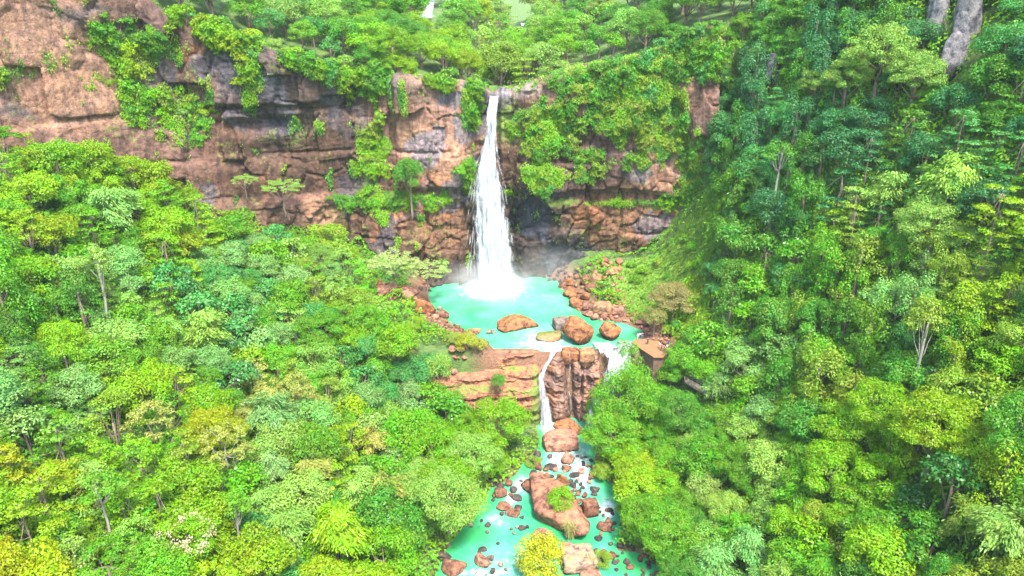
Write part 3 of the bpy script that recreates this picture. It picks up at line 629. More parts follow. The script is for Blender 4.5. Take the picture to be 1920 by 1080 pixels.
ribbon_fall('cascade', [G(1172, 638, .1), W(1175, 648, 144.2), W(1172, 658, 143.0), W(1165, 668, 142.0), W(1158, 690, 139.5), W(1150, 720, 137.5), W(1140, 760, 136.3), W(1140, 800, 134.)], [4, 4.6, 5.6, 6.2, 6, 6, 5, 4], seed=14, dens=.8)
ribbon_fall('cascade', [G(1060, 648, .12), W(1060, 651, 146), W(1058, 656, 145.2), W(1052, 659, 144.6)], [4.5, 4.5, 4.2, 3.6], seed=15, dens=.35, bulge=.2)
_q = [march(812, 6, 0, 200, 900), march(808, 16, 0, 200, 900), march(804, 28, 0, 200, 900), march(797, 42, 0, 200, 900)]
ribbon_fall('distant_waterfall', [p_ + np.array((0, -1.0, 1.2)) for p_ in _q], [w_ * _q[0][1] / 420 for w_ in (3, 3.5, 4.5, 7)], seed=18, dens=.9)

# ------------------------------------------------------------------ foliage
def leaves(Cn, Nm, L, Wd, rng, spin=None, fold=.0, along=None):
    """rhombic leaves: centres Cn, normals Nm, length L, width Wd"""
    n = len(Cn); Nm = Nm / (np.linalg.norm(Nm, axis=1, keepdims=True) + 1e-9)
    r = rng.normal(size=(n, 3)) if along is None else along + rng.normal(size=(n, 3)) * .25
    t = r - (r * Nm).sum(1, keepdims=True) * Nm; t /= np.linalg.norm(t, axis=1, keepdims=True) + 1e-9
    b = np.cross(Nm, t); L = np.asarray(L).reshape(-1, 1); Wd = np.asarray(Wd).reshape(-1, 1)
    V = np.empty((n, 4, 3)); V[:, 0] = Cn - t * L * .5; V[:, 1] = Cn - b * Wd * .5 + Nm * L * fold; V[:, 2] = Cn + t * L * .5; V[:, 3] = Cn + b * Wd * .5 + Nm * L * fold
    return V.reshape(-1, 3), np.arange(4 * n).reshape(-1, 4)
def crown_mesh(name, clumps, rng, dens=1.0, leaf=.34, asp=.62, droop=0.0, jit=.45, low=-.35, fill=.15):
    """clumps: rows x,y,z,r,flat"""
    Cs, Ns, Vr, Ls, Al = [], [], [], [], []
    for (x, y, z, r, fl) in clumps:
        n = int(dens * 4 * math.pi * r * r * (.55 + .45 * fl) / (leaf * leaf * asp) * .62) + 8
        d = rng.normal(size=(n, 3)); d /= np.linalg.norm(d, axis=1, keepdims=True)
        d[:, 2] = np.where(d[:, 2] < low, -d[:, 2] * rng.random(n), d[:, 2]); d /= np.linalg.norm(d, axis=1, keepdims=True)
        nz = vn(d[:, 0] * 2.2 + x, d[:, 1] * 2.2 + y, d[:, 2] * 2.2 + z, 3)
        rr = r * (1 + .22 * nz) * np.where(rng.random(n) < fill, rng.uniform(.4, .9, n), rng.uniform(.86, 1.08, n))
        p = np.array((x, y, z)) + d * rr[:, None] * np.array((1, 1, fl)); 
        if droop: p[:, 2] -= droop * (d[:, 0] ** 2 + d[:, 1] ** 2) * r * .6
        nn = d * np.array((1, 1, 1 / max(fl, .4))); nn /= np.linalg.norm(nn, axis=1, keepdims=True)
        nn = nn + np.array((0, 0, .35)) + rng.normal(size=(n, 3)) * jit
        out = d.copy(); out[:, 2] -= .4 + droop
        Cs.append(p); Ns.append(nn); Al.append(out); cv = rng.uniform(-.16, .16)
        Vr.append(np.clip(.5 + cv + rng.normal(0, .22, n), 0, 1)); Ls.append(leaf * rng.uniform(.7, 1.35, n))
    Cn, Nm, v, L, al = map(np.concatenate, (Cs, Ns, Vr, Ls, Al))
    V, Fq = leaves(Cn, Nm, L, L * asp, rng, along=al * (1.4 if droop else .5))
    return raw_mesh(name, V, Fq, False, {'var': np.repeat(v, 4)})
def trunk_mesh(name, clumps, rng, h0, r0, lean=(0, 0), n_br=9, base=-2.5):
    mb = MB(); top = Vector((lean[0], lean[1], h0)); pts = []
    for i in range(6):
        f = i / 5; pts.append(Vector((lean[0] * f ** 1.5 + rng.normal(0, .08), lean[1] * f ** 1.5 + rng.normal(0, .08), base + (h0 - base) * f)))
    mb.tube(pts, [r0 * (1.35 - .75 * i / 5) for i in range(6)], 7)
    idx = rng.permutation(len(clumps))[:n_br]
    for k in idx:
        c = Vector(tuple(map(float, clumps[k][:3]))); s = pts[3 + int(rng.integers(0, 3))]; m = (s + c) * .5 + Vector((0, 0, -.35 + rng.normal(0, .2)))
        mb.tube([s, (s + m) * .5 + Vector((rng.normal(0, .1), rng.normal(0, .1), -.1)), m, c], [r0 * .42, r0 * .33, r0 * .24, r0 * .1], 5)
    return mb.mesh(name)
def dome(rng, n, R, H, zc, rc, low=-.5, fl=.8):
    out = []
    i = 0
    while len(out) < n:
        d = rng.normal(size=3); d /= np.linalg.norm(d)
        if d[2] < low: continue
        q = rng.uniform(.62, .98); out.append((d[0] * R * q, d[1] * R * q, zc + d[2] * H * q, rc * rng.uniform(.7, 1.3), fl))
    return out
PROTO = {}
def proto(kind, crown_me, trunk_me, zc, bark, leafmat=None, extra=None):
    crown_me.materials.append(leafmat or M_LEAF); trunk_me.materials.append(bark)
    PROTO.setdefault(kind, []).append((crown_me, trunk_me, zc, extra))
def make_protos():
    for i in range(4):      # broad round crowns
        r = np.random.default_rng(100 + i); c = dome(r, 38, 3.4, 3.1, 6.4, 1.15)
        proto('broadleaf_tree', crown_mesh('broad_crown', c, r, .9, .25), trunk_mesh('broad_trunk', c, r, 6.0, .26), 7.0, M_BARK)
    for i in range(3):      # large dense, many small clumps
        r = np.random.default_rng(120 + i); c = dome(r, 76, 5.2, 4.1, 7.8, 1.15)
        proto('spreading_tree', crown_mesh('spreading_crown', c, r, .8, .25, .5), trunk_mesh('spreading_trunk', c, r, 7.2, .36, n_br=14), 8.6, M_BARK)
    for i in range(3):      # tiered
        r = np.random.default_rng(140 + i); c = []
        for L in range(6):
            R = 3.7 * (1 - (L / 7.0) ** 1.3); z = 3.4 + L * 1.25
            for k in range(max(4, int(2.6 * R))):
                a = r.uniform(0, 6.28); q = R * math.sqrt(r.uniform(.12, 1)); c.append((math.cos(a) * q, math.sin(a) * q, z + r.normal(0, .16) - .05 * q, r.uniform(.6, 1.05), .34))
        proto('tiered_tree', crown_mesh('tiered_crown', c, r, .85, .29, .55, low=-.1), trunk_mesh('tiered_trunk', c, r, 9.0, .12, n_br=10), 7.0, M_BARK)
    for i in range(2):      # flat umbrella
        r = np.random.default_rng(150 + i); c = []
        for k in range(78):
            a = r.uniform(0, 6.28); q = 5.6 * math.sqrt(r.uniform(0, 1)); c.append((math.cos(a) * q, math.sin(a) * q, 8.6 - .055 * q * q + r.normal(0, .45), r.uniform(.5, .95), .5))
        proto('umbrella_tree', crown_mesh('umbrella_crown', c, r, .8, .28, .5, low=-.1), trunk_mesh('umbrella_trunk', c, r, 6.6, .24, n_br=16), 8, M_BARK)
    for i in range(3):      # bamboo: arching plumes
        r = np.random.default_rng(160 + i); Cs, Ns, Al = [], [], []; mb = MB()
        for k in range(34):
            a = r.uniform(0, 6.28); reach = r.uniform(1.2, 4.4); h = r.uniform(7.5, 11.0) - reach * .45; m = 260
            f = r.uniform(.42, 1.0, m); rad = reach * f ** 2.2; z = h * np.sin(f * 1.95) / .98
            w = .22 + .6 * (1 - np.abs(f - .75)); p = np.c_[math.cos(a) * rad, math.sin(a) * rad, z] + r.normal(size=(m, 3)) * w[:, None] * np.array((.55, .55, .42))
            Cs.append(p); nn = np.c_[np.full(m, math.cos(a) * .5), np.full(m, math.sin(a) * .5), np.full(m, .9)] + r.normal(size=(m, 3)) * .5; Ns.append(nn)
            Al.append(np.c_[np.full(m, math.cos(a)), np.full(m, math.sin(a)), np.full(m, -.9)])
            if k < 12:
                ff = np.linspace(0, .8, 5); mb.tube([(math.cos(a) * (.35 + reach * q ** 2.2), math.sin(a) * (.35 + reach * q ** 2.2), -2 + (h * math.sin(q * 1.95) / .98 + 2 if q else 0)) for q in ff], [.06, .055, .05, .04, .02], 4)
        Cn, Nm, al = map(np.concatenate, (Cs, Ns, Al)); L = .5 * r.uniform(.6, 1.4, len(Cn)); V, Fq = leaves(Cn, Nm, L, L * .3, r, along=al)
        cm = raw_mesh('bamboo_crown', V, Fq, False, {'var': np.repeat(np.clip(.5 + r.normal(0, .25, len(Cn)), 0, 1), 4)})
        proto('bamboo_clump', cm, mb.mesh('bamboo_canes'), 6.6, M_BARKP)
    for i in range(3):      # airy trees with visible limbs
        r = np.random.default_rng(180 + i); c = dome(r, 46, 3.7, 3.3, 6.6, .62, -.5, .55)
        proto('airy_tree', crown_mesh('airy_crown', c, r, .85, .29, .5, fill=.4, jit=.7), trunk_mesh('airy_trunk', c, r, 6.2, .17, n_br=12), 7.0, M_BARKP if i == 0 else M_BARK)
    for i in range(2):      # tall vine draped
        r = np.random.default_rng(200 + i); c = []
        for k in range(34):
            z = r.uniform(1, 13); R = 1.2 + 1.5 * math.sin(z / 13 * 2.7); a = r.uniform(0, 6.28); q = R * r.uniform(.3, 1); c.append((math.cos(a) * q, math.sin(a) * q, z, r.uniform(.7, 1.25), 1.25))
        proto('vine_draped_tree', crown_mesh('vine_crown', c, r, .85, .28, .6, droop=.5), trunk_mesh('vine_trunk', c, r, 11.5, .26, n_br=8), 8.0, M_BARK)
    for i in range(2):      # slender tree, tall bare stem
        r = np.random.default_rng(220 + i); c = dome(r, 20, 2.3, 2.6, 12.0, .85, -.6, .6)
        proto('slender_tree', crown_mesh('slender_crown', c, r, .85, .32, .5), trunk_mesh('slender_trunk', c, r, 12.5, .2, lean=(.5, 0)), 11.8, M_BARKP)
    for i in range(2):      # big glossy leaves
        r = np.random.default_rng(240 + i); c = dome(r, 26, 3.0, 2.8, 6.0, 1.0)
        proto('large_leaved_tree', crown_mesh('large_leaf_crown', c, r, .8, .44, .55, jit=.6), trunk_mesh('large_leaf_trunk', c, r, 5.6, .22), 6.4, M_BARK, M_LEAF2)
    for i in range(4):      # shrubs
        r = np.random.default_rng(260 + i); c = dome(r, 13, 1.15, .9, .9, .55, -.1)
        proto('shrub', crown_mesh('shrub_foliage', c, r, .95, .27, .55), trunk_mesh('shrub_stem', c, r, .9, .07, n_br=6, base=-.8), 1.0, M_BARK)
    for i in range(3):      # hanging shrubs for the rock faces
        r = np.random.default_rng(270 + i); c = [(r.normal(0, .75), -.3 - abs(r.normal(0, .35)), .6 - abs(r.normal(0, 1.25)), r.uniform(.4, .7), 1.1) for k in range(14)]
        proto('hanging_shrub', crown_mesh('hanging_foliage', c, r, .95, .27, .5, droop=.7), trunk_mesh('hanging_stem', c, r, .5, .07, n_br=5, base=-.5), 0, M_BARK)
make_protos()
NTREE = {}
TREES = []      # (root, kind, colour word, px, py, label or None)
_prng = random.Random(7)
def tree(kind, x, y, z, col, sc=1.0, var=None, word='green', label=None, group=None, cat=None, rz=None, sz=None, tilt=0.0, bark=True):
    ps = PROTO[kind]; v = _prng.randrange(len(ps)) if var is None else var; cm, tm, zc, ex = ps[v]
    r = empty(kind, (x, y, z), _prng.uniform(0, 6.28) if rz is None else rz, (sc, sc, sc * (sz or 1)))
    if tilt: r.rotation_euler = (tilt, 0, 0)
    c = bpy.data.objects.new('crown', cm); COL.objects.link(c); c.parent = r; c.color = (*col, 1)
    if bark: t = bpy.data.objects.new('trunk', tm); COL.objects.link(t); t.parent = r
    px, py, d = proj(x, y, z + zc * sc * (sz or 1)); TREES.append([r, kind, word, px, py, label, group, cat or kind.replace('_', ' ')])
    return r
# leaf colours; deep teal green has the upper right slope's shade painted in
FC = {'yellow-green': (.19, .31, .018), 'lime green': (.145, .30, .018), 'fresh green': (.105, .26, .024), 'mid green': (.075, .21, .026), 'dark green': (.035, .125, .025), 'blue-green': (.07, .225, .055), 'deep teal green': (.04, .15, .045),
      'pale green': (.19, .33, .065), 'olive green': (.18, .27, .035), 'tan green': (.26, .29, .07), 'golden': (.26, .32, .02), 'silvery green': (.16, .31, .085)}
B, SP, TI, UM, BA, AI, VI, SL, LL = 'broadleaf_tree', 'spreading_tree', 'tiered_tree', 'umbrella_tree', 'bamboo_clump', 'airy_tree', 'vine_draped_tree', 'slender_tree', 'large_leaved_tree'
ZONES = [  # px,py,radius, colours, kinds
    (60, 400, 90, ['lime green', 'yellow-green', 'fresh green'], [B, TI, AI]), (180, 430, 110, ['silvery green', 'pale green', 'fresh green'], [BA, BA, B]), (330, 390, 90, ['fresh green', 'yellow-green', 'lime green'], [TI, TI, B]),
    (230, 300, 110, ['lime green', 'yellow-green'], [BA, B]), (450, 560, 110, ['fresh green', 'blue-green', 'silvery green'], [B, LL, B]), (600, 440, 90, ['olive green', 'pale green', 'fresh green'], [B, SP, AI]), (70, 560, 110, ['fresh green', 'mid green', 'lime green'], [B, TI, VI]),
    (250, 560, 110, ['pale green', 'fresh green'], [BA, TI, B]), (380, 650, 90, ['silvery green', 'fresh green', 'lime green'], [LL, B]), (560, 600, 90, ['fresh green', 'olive green', 'pale green'], [B, SP, SL]), (80, 680, 110, ['fresh green', 'silvery green'], [B, UM, LL]),
    (250, 760, 110, ['tan green', 'yellow-green', 'olive green', 'fresh green'], [AI, AI, B]), (400, 780, 110, ['tan green', 'olive green', 'golden', 'fresh green'], [AI, AI, SP]), (560, 720, 100, ['tan green', 'pale green', 'fresh green', 'olive green'], [AI, B]), (600, 850, 100, ['tan green', 'fresh green', 'silvery green', 'yellow-green'], [AI, B, BA]),
    (60, 950, 110, ['lime green', 'yellow-green', 'golden', 'mid green'], [TI, B]), (200, 950, 110, ['fresh green', 'pale green', 'lime green'], [UM, AI, SL]), (380, 980, 110, ['lime green', 'fresh green', 'yellow-green'], [B, AI, UM]), (560, 950, 110, ['pale green', 'fresh green', 'blue-green'], [B, BA, LL]), (680, 940, 80, ['pale green', 'tan green', 'lime green'], [BA, BA, AI]), (670, 1060, 90, ['lime green', 'yellow-green'], [B, BA]),
    (750, 800, 90, ['fresh green', 'pale green', 'mid green', 'silvery green'], [B, B, LL]), (700, 640, 80, ['fresh green', 'blue-green', 'lime green'], [B, LL]), (850, 900, 90, ['pale green', 'lime green'], [SP]), (780, 1000, 60, ['mid green', 'lime green'], [B]),
    (1200, 740, 90, ['fresh green', 'mid green'], [SP]), (1190, 880, 60, ['yellow-green', 'lime green'], [B]), (1250, 980, 80, ['fresh green', 'mid green'], [SP]), (1380, 850, 90, ['pale green', 'fresh green'], [B, SP]), (1400, 680, 100, ['fresh green', 'mid green', 'silvery green'], [B, LL]), (1450, 1040, 110, ['pale green', 'silvery green', 'fresh green'], [BA, B]),
    (1450, 500, 90, ['blue-green', 'fresh green', 'mid green'], [B, VI, LL]), (1350, 330, 90, ['mid green', 'blue-green', 'fresh green'], [B, VI]), (1450, 200, 110, ['mid green', 'deep teal green', 'blue-green'], [TI, B, VI]), (1350, 60, 110, ['mid green', 'fresh green', 'blue-green'], [B, SP]), (1600, 330, 100, ['deep teal green', 'mid green', 'dark green'], [TI, VI, B]),
    (1600, 80, 70, ['deep teal green', 'mid green'], [B, VI]), (1820, 150, 120, ['deep teal green', 'blue-green', 'mid green'], [B, TI]), (1800, 300, 100, ['blue-green', 'deep teal green'], [TI, B]), (1600, 430, 70, ['olive green', 'pale green', 'yellow-green'], [TI]), (1720, 400, 80, ['pale green', 'olive green'], [BA, SP]), (1880, 400, 90, ['yellow-green', 'olive green', 'pale green'], [TI, UM]),  # teal leaves at upper right paint in the shade of the steep slope
    (1560, 540, 90, ['fresh green', 'mid green', 'olive green'], [VI, B]), (1720, 540, 90, ['silvery green', 'fresh green', 'olive green'], [SP, AI]), (1860, 560, 90, ['yellow-green', 'mid green', 'olive green'], [TI, AI]), (1560, 680, 100, ['mid green', 'fresh green', 'olive green'], [TI, B, VI]), (1730, 660, 80, ['dark green', 'mid green'], [SL, VI, B]), (1860, 720, 90, ['mid green', 'olive green', 'lime green'], [B, SP]),
    (1530, 860, 110, ['lime green', 'fresh green'], [B, SP]), (1680, 780, 90, ['lime green', 'yellow-green'], [SP]), (1780, 830, 90, ['yellow-green', 'lime green'], [SP]), (1600, 960, 100, ['lime green', 'fresh green', 'olive green'], [B, VI, LL]), (1760, 950, 90, ['mid green', 'dark green'], [LL]), (1880, 850, 80, ['fresh green', 'lime green'], [B]), (1870, 1020, 90, ['pale green', 'olive green'], [BA, B]), (1700, 1050, 90, ['mid green', 'olive green'], [B, AI]),
    (560, 60, 100, ['fresh green', 'pale green', 'blue-green'], [B]), (700, 110, 90, ['fresh green', 'mid green', 'lime green'], [B, SP]), (860, 110, 90, ['lime green', 'fresh green', 'yellow-green'], [B]), (1020, 110, 90, ['fresh green', 'pale green', 'lime green'], [B, SP]), (1180, 110, 100, ['pale green', 'fresh green', 'mid green'], [B, SP]), (900, 30, 120, ['fresh green', 'pale green', 'olive green'], [B, TI])]
ZA = np.array([(z[0], z[1], z[2]) for z in ZONES], float)
def zone(px, py):
    w = np.exp(-((px - ZA[:, 0]) ** 2 + (py - ZA[:, 1]) ** 2) / ZA[:, 2] ** 2 * 1.4) + 1e-9
    i = _prng.choices(range(len(w)), weights=list(w ** 1.3))[0]; z = ZONES[i]
    return _prng.choice(z[3]), _prng.choice(z[4])
def jitcol(c, a=.14):
    v = _prng.uniform(1 - a, 1 + a); return tuple(min(.9, max(.005, x * v * _prng.uniform(1 - a * .6, 1 + a * .6))) for x in c)
# image areas that trees leave open (water, bare rock, hero objects)
CLEAR = [[(680, 455), (850, 455), (850, 560), (800, 600), (722, 588), (690, 540)], [(1735, -20), (1800, -20), (1870, -20), (1850, 110), (1790, 110)], [(1440, 95), (1475, 95), (1470, 150), (1440, 150)],
         [(690, 470), (840, 470), (850, 520), (1100, 470), (1240, 480), (1330, 420), (1330, 560), (1270, 620), (1260, 660), (1225, 690), (1185, 650), (1120, 675), (1040, 790), (1100, 800), (1115, 850), (1115, 900), (1160, 950), (1160, 1000), (1215, 1050), (1230, 1100), (840, 1100), (860, 1020), (925, 985), (925, 915), (990, 850), (1005, 790), (860, 740), (850, 660), (810, 600), (790, 570)],
         [(-50, -20), (420, -20), (560, 110), (640, 150), (900, 180), (1000, 170), (1000, 500), (850, 500), (620, 420), (440, 390), (290, 300), (60, 230), (-50, 230)],
         [(1000, 340), (1290, 340), (1345, 330), (1345, 420), (1300, 470), (1250, 500), (1000, 500)], [(1290, 695), (1345, 730), (1330, 755), (1280, 715)]]
def clear_hit(px, py, r):
    for poly in CLEAR:
        if dpoly(np.array([px]), np.array([py]), poly)[0] < r * .62: return True
    return False
# hand-placed trees: crown centre pixel, kind, colour, scale, label
def at_px(px, py, zc):
    """ground spot whose tree has its crown centre (zc above ground) on this pixel"""
    return march(px, py, zc)
HERO = []
def hero(px, py, kind, col, sc, label, var=0, cat=None, sz=None, word=None, Y=None, rz=None):
    zc = PROTO[kind][var][2] * sc * (sz or 1)
    if Y is None: p = at_px(px, py, zc)
    else: p = W(px, py, Y); p[2] -= zc
    cc = FC[col] if isinstance(col, str) else col
    r = tree(kind, p[0], p[1], p[2], jitcol(cc, .04), sc, var, word or (col if isinstance(col, str) else 'green'), label, None, cat or 'tree', rz, sz); HERO.append((p[0], p[1], p[2] + zc, 3.2 * sc)); return r
def bush_crown(): return PROTO[B][0][0]
hero(1180, 735, SP, 'fresh green', 1.35, 'large mid-green spreading tree in front of the white cascade, left branches over the stream', 0)
hero(1275, 770, SP, 'mid green', .95, 'green spreading tree just right of the big tree that hides the cascade', 1)
hero(1120, 770, B, 'fresh green', .8, 'small green tree leaning left over the foot of the second fall', 1)
hero(935, 785, SP, 'lime green', 1.15, 'light olive-green spreading tree below the layered pink rock ledge', 2)
hero(885, 850, SP, 'pale green', 1.0, 'pale green round tree between the ledge tree and the left stream bank', 0)
hero(838, 935, SP, 'pale green', 1.2, 'broad pale green tree overhanging the turquoise pool at lower left', 1)
hero(790, 890, SP, 'pale green', .75, 'pale green tree up-slope of the broad tree that overhangs the lower pool', 2)
hero(745, 640, B, 'lime green', 1.25, 'bright lime-green tree on the left shore below the umbrella tree', 2)
hero(778, 606, B, 'yellow-green', .5, 'small yellow-green tree right beside the left rock scree', 3)
hero(820, 690, B, 'pale green', .85, 'feathery pale green tree left of the ledge end', 0, sz=1.25)
hero(690, 650, B, 'blue-green', .9, 'darker blue-green tree left of the bright lime tree by the pool', 1)
hero(1190, 885, B, 'yellow-green', .95, 'yellow-green vine-covered tree on the right bank of the stream', 0)
hero(1245, 905, B, 'lime green', .8, 'lime-green tree behind the yellow-green tree on the right bank', 2)
hero(1250, 990, SP, 'fresh green', .95, 'grey-green spreading tree over the small green pool at lower right', 2)
hero(1170, 955, B, 'lime green', .42, 'low lime-green tree at the water edge between two right bank trees', 3)
hero(1655, 90, SP, 'pale green', 1.25, 'tall pale-green crowned tree standing out on the dark upper right slope, upper crown', 0)
hero(1720, 140, SP, 'pale green', 1.0, 'pale green tree at the right shoulder of the pale crowned pair', 1)
hero(1530, 155, SP, 'pale green', .7, 'pale green tree at the left foot of the pale crowned pair', 2)
hero(1590, 140, SP, 'pale green', .9, 'pale green tree in the middle of the pale upper right group', 2)
hero(1600, 425, TI, 'olive green', 1.15, 'yellowish tiered tree with flat layers on the right slope', 0)
hero(1740, 420, SP, 'pale green', 1.0, 'wide pale feathery tree right of the yellowish tiered tree', 2)
hero(1870, 400, TI, 'yellow-green', 1.3, 'yellow-green tiered tree near the right border, upper one', 1)
hero(1890, 560, TI, 'yellow-green', 1.1, 'yellow-green tiered tree near the right border, lower one', 2)
hero(1540, 500, VI, 'fresh green', 1.0, 'tall dark hollow tree draped in vines on the mid right slope', 0)
hero(1735, 610, SL, 'olive green', 1.25, 'tall tree with grey forked bare trunk on the right slope', 0)
hero(1460, 300, SL, 'mid green', 1.3, 'slender tall tree with thin straight stem in the dark upper right', 1)
hero(1760, 800, SP, 'yellow-green', 1.15, 'big bright yellow-green dome tree on the lower right slope', 0)
hero(1650, 760, SP, 'lime green', 1.0, 'bright lime-green dome tree left of the big yellow-green one', 1)
hero(1790, 900, LL, 'dark green', 1.2, 'dark glossy large-leaved tree below the big yellow-green dome', 0)
hero(1800, 250, TI, 'blue-green', 1.2, 'blue-green tiered tree on the shaded upper right slope', 2)
hero(1630, 290, TI, 'deep teal green', 1.2, 'deep teal tiered tree below the pale crowned trees', 1)
hero(180, 500, SL, 'pale green', 1.2, 'pale tall tree with long straight bare trunk on the left slope', 0)
hero(310, 370, TI, 'fresh green', 1.25, 'dark layered tiered tree below the left cliff', 2)
hero(50, 430, AI, 'yellow-green', 1.2, 'yellow-green airy tree at the left border', 1)
hero(620, 505, B, 'silvery green', .7, 'silvery green round tree near the right end of the left forest', 2)
hero(590, 545, TI, 'olive green', .7, 'olive tiered tree below the silvery round tree', 0)
hero(655, 475, B, 'yellow-green', .65, 'yellow-green tree at the upper right corner of the left forest', 3)
hero(45, 980, TI, 'yellow-green', 1.1, 'tiered tree with golden branch tips in the lower left corner', 1)
hero(190, 920, SL, 'fresh green', 1.05, 'light green tree with two white bare stems at lower left', 1, sz=.9)
hero(440, 950, SL, 'fresh green', .95, 'fresh green slender tree with thin pale stem near the bottom', 0, sz=.85)
hero(610, 930, B, 'mid green', .7, 'dark green round tree with yellow flowers on its top', 1)
hero(420, 830, AI, 'tan green', 1.2, 'tan half-bare tree with grey twigs in the middle of the lower left forest', 0)
hero(280, 790, AI, 'tan green', 1.1, 'tan airy tree left of the half-bare grey-twigged tree', 2)
hero(560, 745, AI, 'tan green', 1.0, 'tan airy tree around a thin dark upright stem', 1)
hero(768, 322, B, 'mid green', 1.0, 'dark green tree growing out of the cliff ledge left of the fall', 1, sz=1.35, Y=183.0)
hero(528, 345, UM, 'pale green', .85, 'flat-topped umbrella tree in front of the brown cliff, right one of two', 0, Y=177.0)
hero(458, 335, UM, 'pale green', .55, 'flat-topped umbrella tree in front of the brown cliff, left one of two', 1, Y=177.0)
hero(800, 500, UM, (.30, .38, .13), .95, 'umbrella tree leaning over the left edge of the turquoise pool', 0, Y=172.0)
hero(735, 484, UM, (.30, .38, .13), 1.08, 'umbrella tree with dark trunk on the left shore rocks', 1, Y=170.0)
hero(1264, 556, SP, (.23, .20, .075), 1.1, 'brownish blossoming tree above the right shore path', 0, word='brownish', sz=.75)
hero(1228, 592, B, (.20, .20, .06), .75, 'small brownish tree at the left foot of the blossoming tree', 2, word='brownish')
hero(1268, 612, B, 'blue-green', .38, 'small bluish shrub-like tree above the visitors', 1)
hero(1258, 700, B, 'fresh green', .75, 'green tree below the platform on the right of the cascade', 2)
hero(1225, 692, B, 'mid green', .5, 'small green tree hiding the foot of the retaining wall', 1)
hero(1340, 545, B, 'blue-green', .6, 'blue-grey round tree right of the brownish blossoming tree', 3)
# the forest: random spots with even spacing measured on the slope
rng = np.random.default_rng(11)
acc = [np.array(h[:3]) for h in HERO]; accr = [h[3] for h in HERO]
def crowd(p, r, k=.82):
    A = np.array(acc); R_ = np.array(accr); return (np.linalg.norm(A - p, axis=1) < (R_ + r) * k).any()
count = 0; NB = [0]
cx = rng.uniform(-135, 135, 30000); cy = np.r_[rng.uniform(46, 188, 30000)]; cz = ground(cx, cy)
ex = .8; gx = ground(cx + ex, cy); gy = ground(cx, cy + ex); slope = np.hypot((gx - cz) / ex, (gy - cz) / ex)
dP = dpoly(cx, cy, POOL); dR = dpoly(cx, cy, RIV)
RAD = {B: 3.6, SP: 5.2, TI: 3.6, UM: 5.0, BA: 4.0, AI: 3.8, VI: 2.8, SL: 2.6, LL: 3.4}
for i in range(30000):
    if cy[i] > ycl(cx[i]) - 3 and cx[i] < 50: continue
    if dP[i] < 4 or dR[i] < 2.2: continue
    base = np.array((cx[i], cy[i], cz[i])); px, py, d = proj(cx[i], cy[i], cz[i] + 6.5)
    if d < 40 or px < -200 or px > 2120 or py > 1230 or py < -120: continue
    word, kind = zone(px, py); sc = rng.uniform(.8, 1.45)
    if kind == SP: sc *= .82
    if kind == UM: sc *= .7
    st = ss(.7, 1.5, slope[i])
    if st > .5 and kind in (UM, AI, SL, SP): kind = B if rng.random() < .6 else VI
    r = RAD[kind] * sc
    if clear_hit(px, py, r * F / d): continue
    q = base + np.array((0, 0, 6.5 * sc))
    if crowd(q, r, .585): continue
    if kind == SL or (kind == AI and rng.random() < .45): kind = LL if rng.random() < .4 else TI
    if kind == B and NB[0] >= 225: kind = LL if rng.random() < .5 else BA
    NB[0] += kind == B
    tree(kind, cx[i], cy[i], cz[i] - 2.1 * sc - 1.2 * st * sc, jitcol(FC[word]), sc, word=word); acc.append(q); accr.append(r); count += 1
    if count > 760: break
print('forest trees', count)
# trees along the rim of the cliff, the plateau and the far valley
for i in range(3500):
    x = rng.uniform(-125, 110); r_ = rng.choice([rng.uniform(1, 16), rng.uniform(1, 60), rng.uniform(40, 230)], p=[.5, .3, .2]); y = ycl(x) + r_ + 1.0; z = gz(x, y) if i % 1 == 0 else 0
    px, py, d = proj(x, y, z + 5)
    if py < -30 or py > 230 or px < -60 or px > 1500: continue
    if abs(x + 7) < 3.5 and r_ < 20: continue
    if r_ > 60 and abs(x - 25) < 24 and rng.random() < .45: continue
    if 950 < px < 1015 and 25 < py < 85 or (780 < px < 835 and y > ycl(x) + 20 and py < 75): continue
    word, kind = zone(px, py); kind = kind if kind in (B, SP, TI, BA, LL) else B; sc = rng.uniform(.95, 1.5) * (1 + r_ / 300) * (.75 if kind == SP else 1)
    if r_ < 6: sc *= .7
    q = np.array((x, y, z + 6.5 * sc))
    if crowd(q, RAD[kind] * sc, .70): continue
    if kind == B and NB[0] >= 265: kind = LL if rng.random() < .5 else SP; sc *= .8
    NB[0] += kind == B
    tree(kind, x, y, z - 1.8 * sc, jitcol(FC[word]), sc, word=word); acc.append(q); accr.append(RAD[kind] * sc); count += 1
print('with plateau', count)

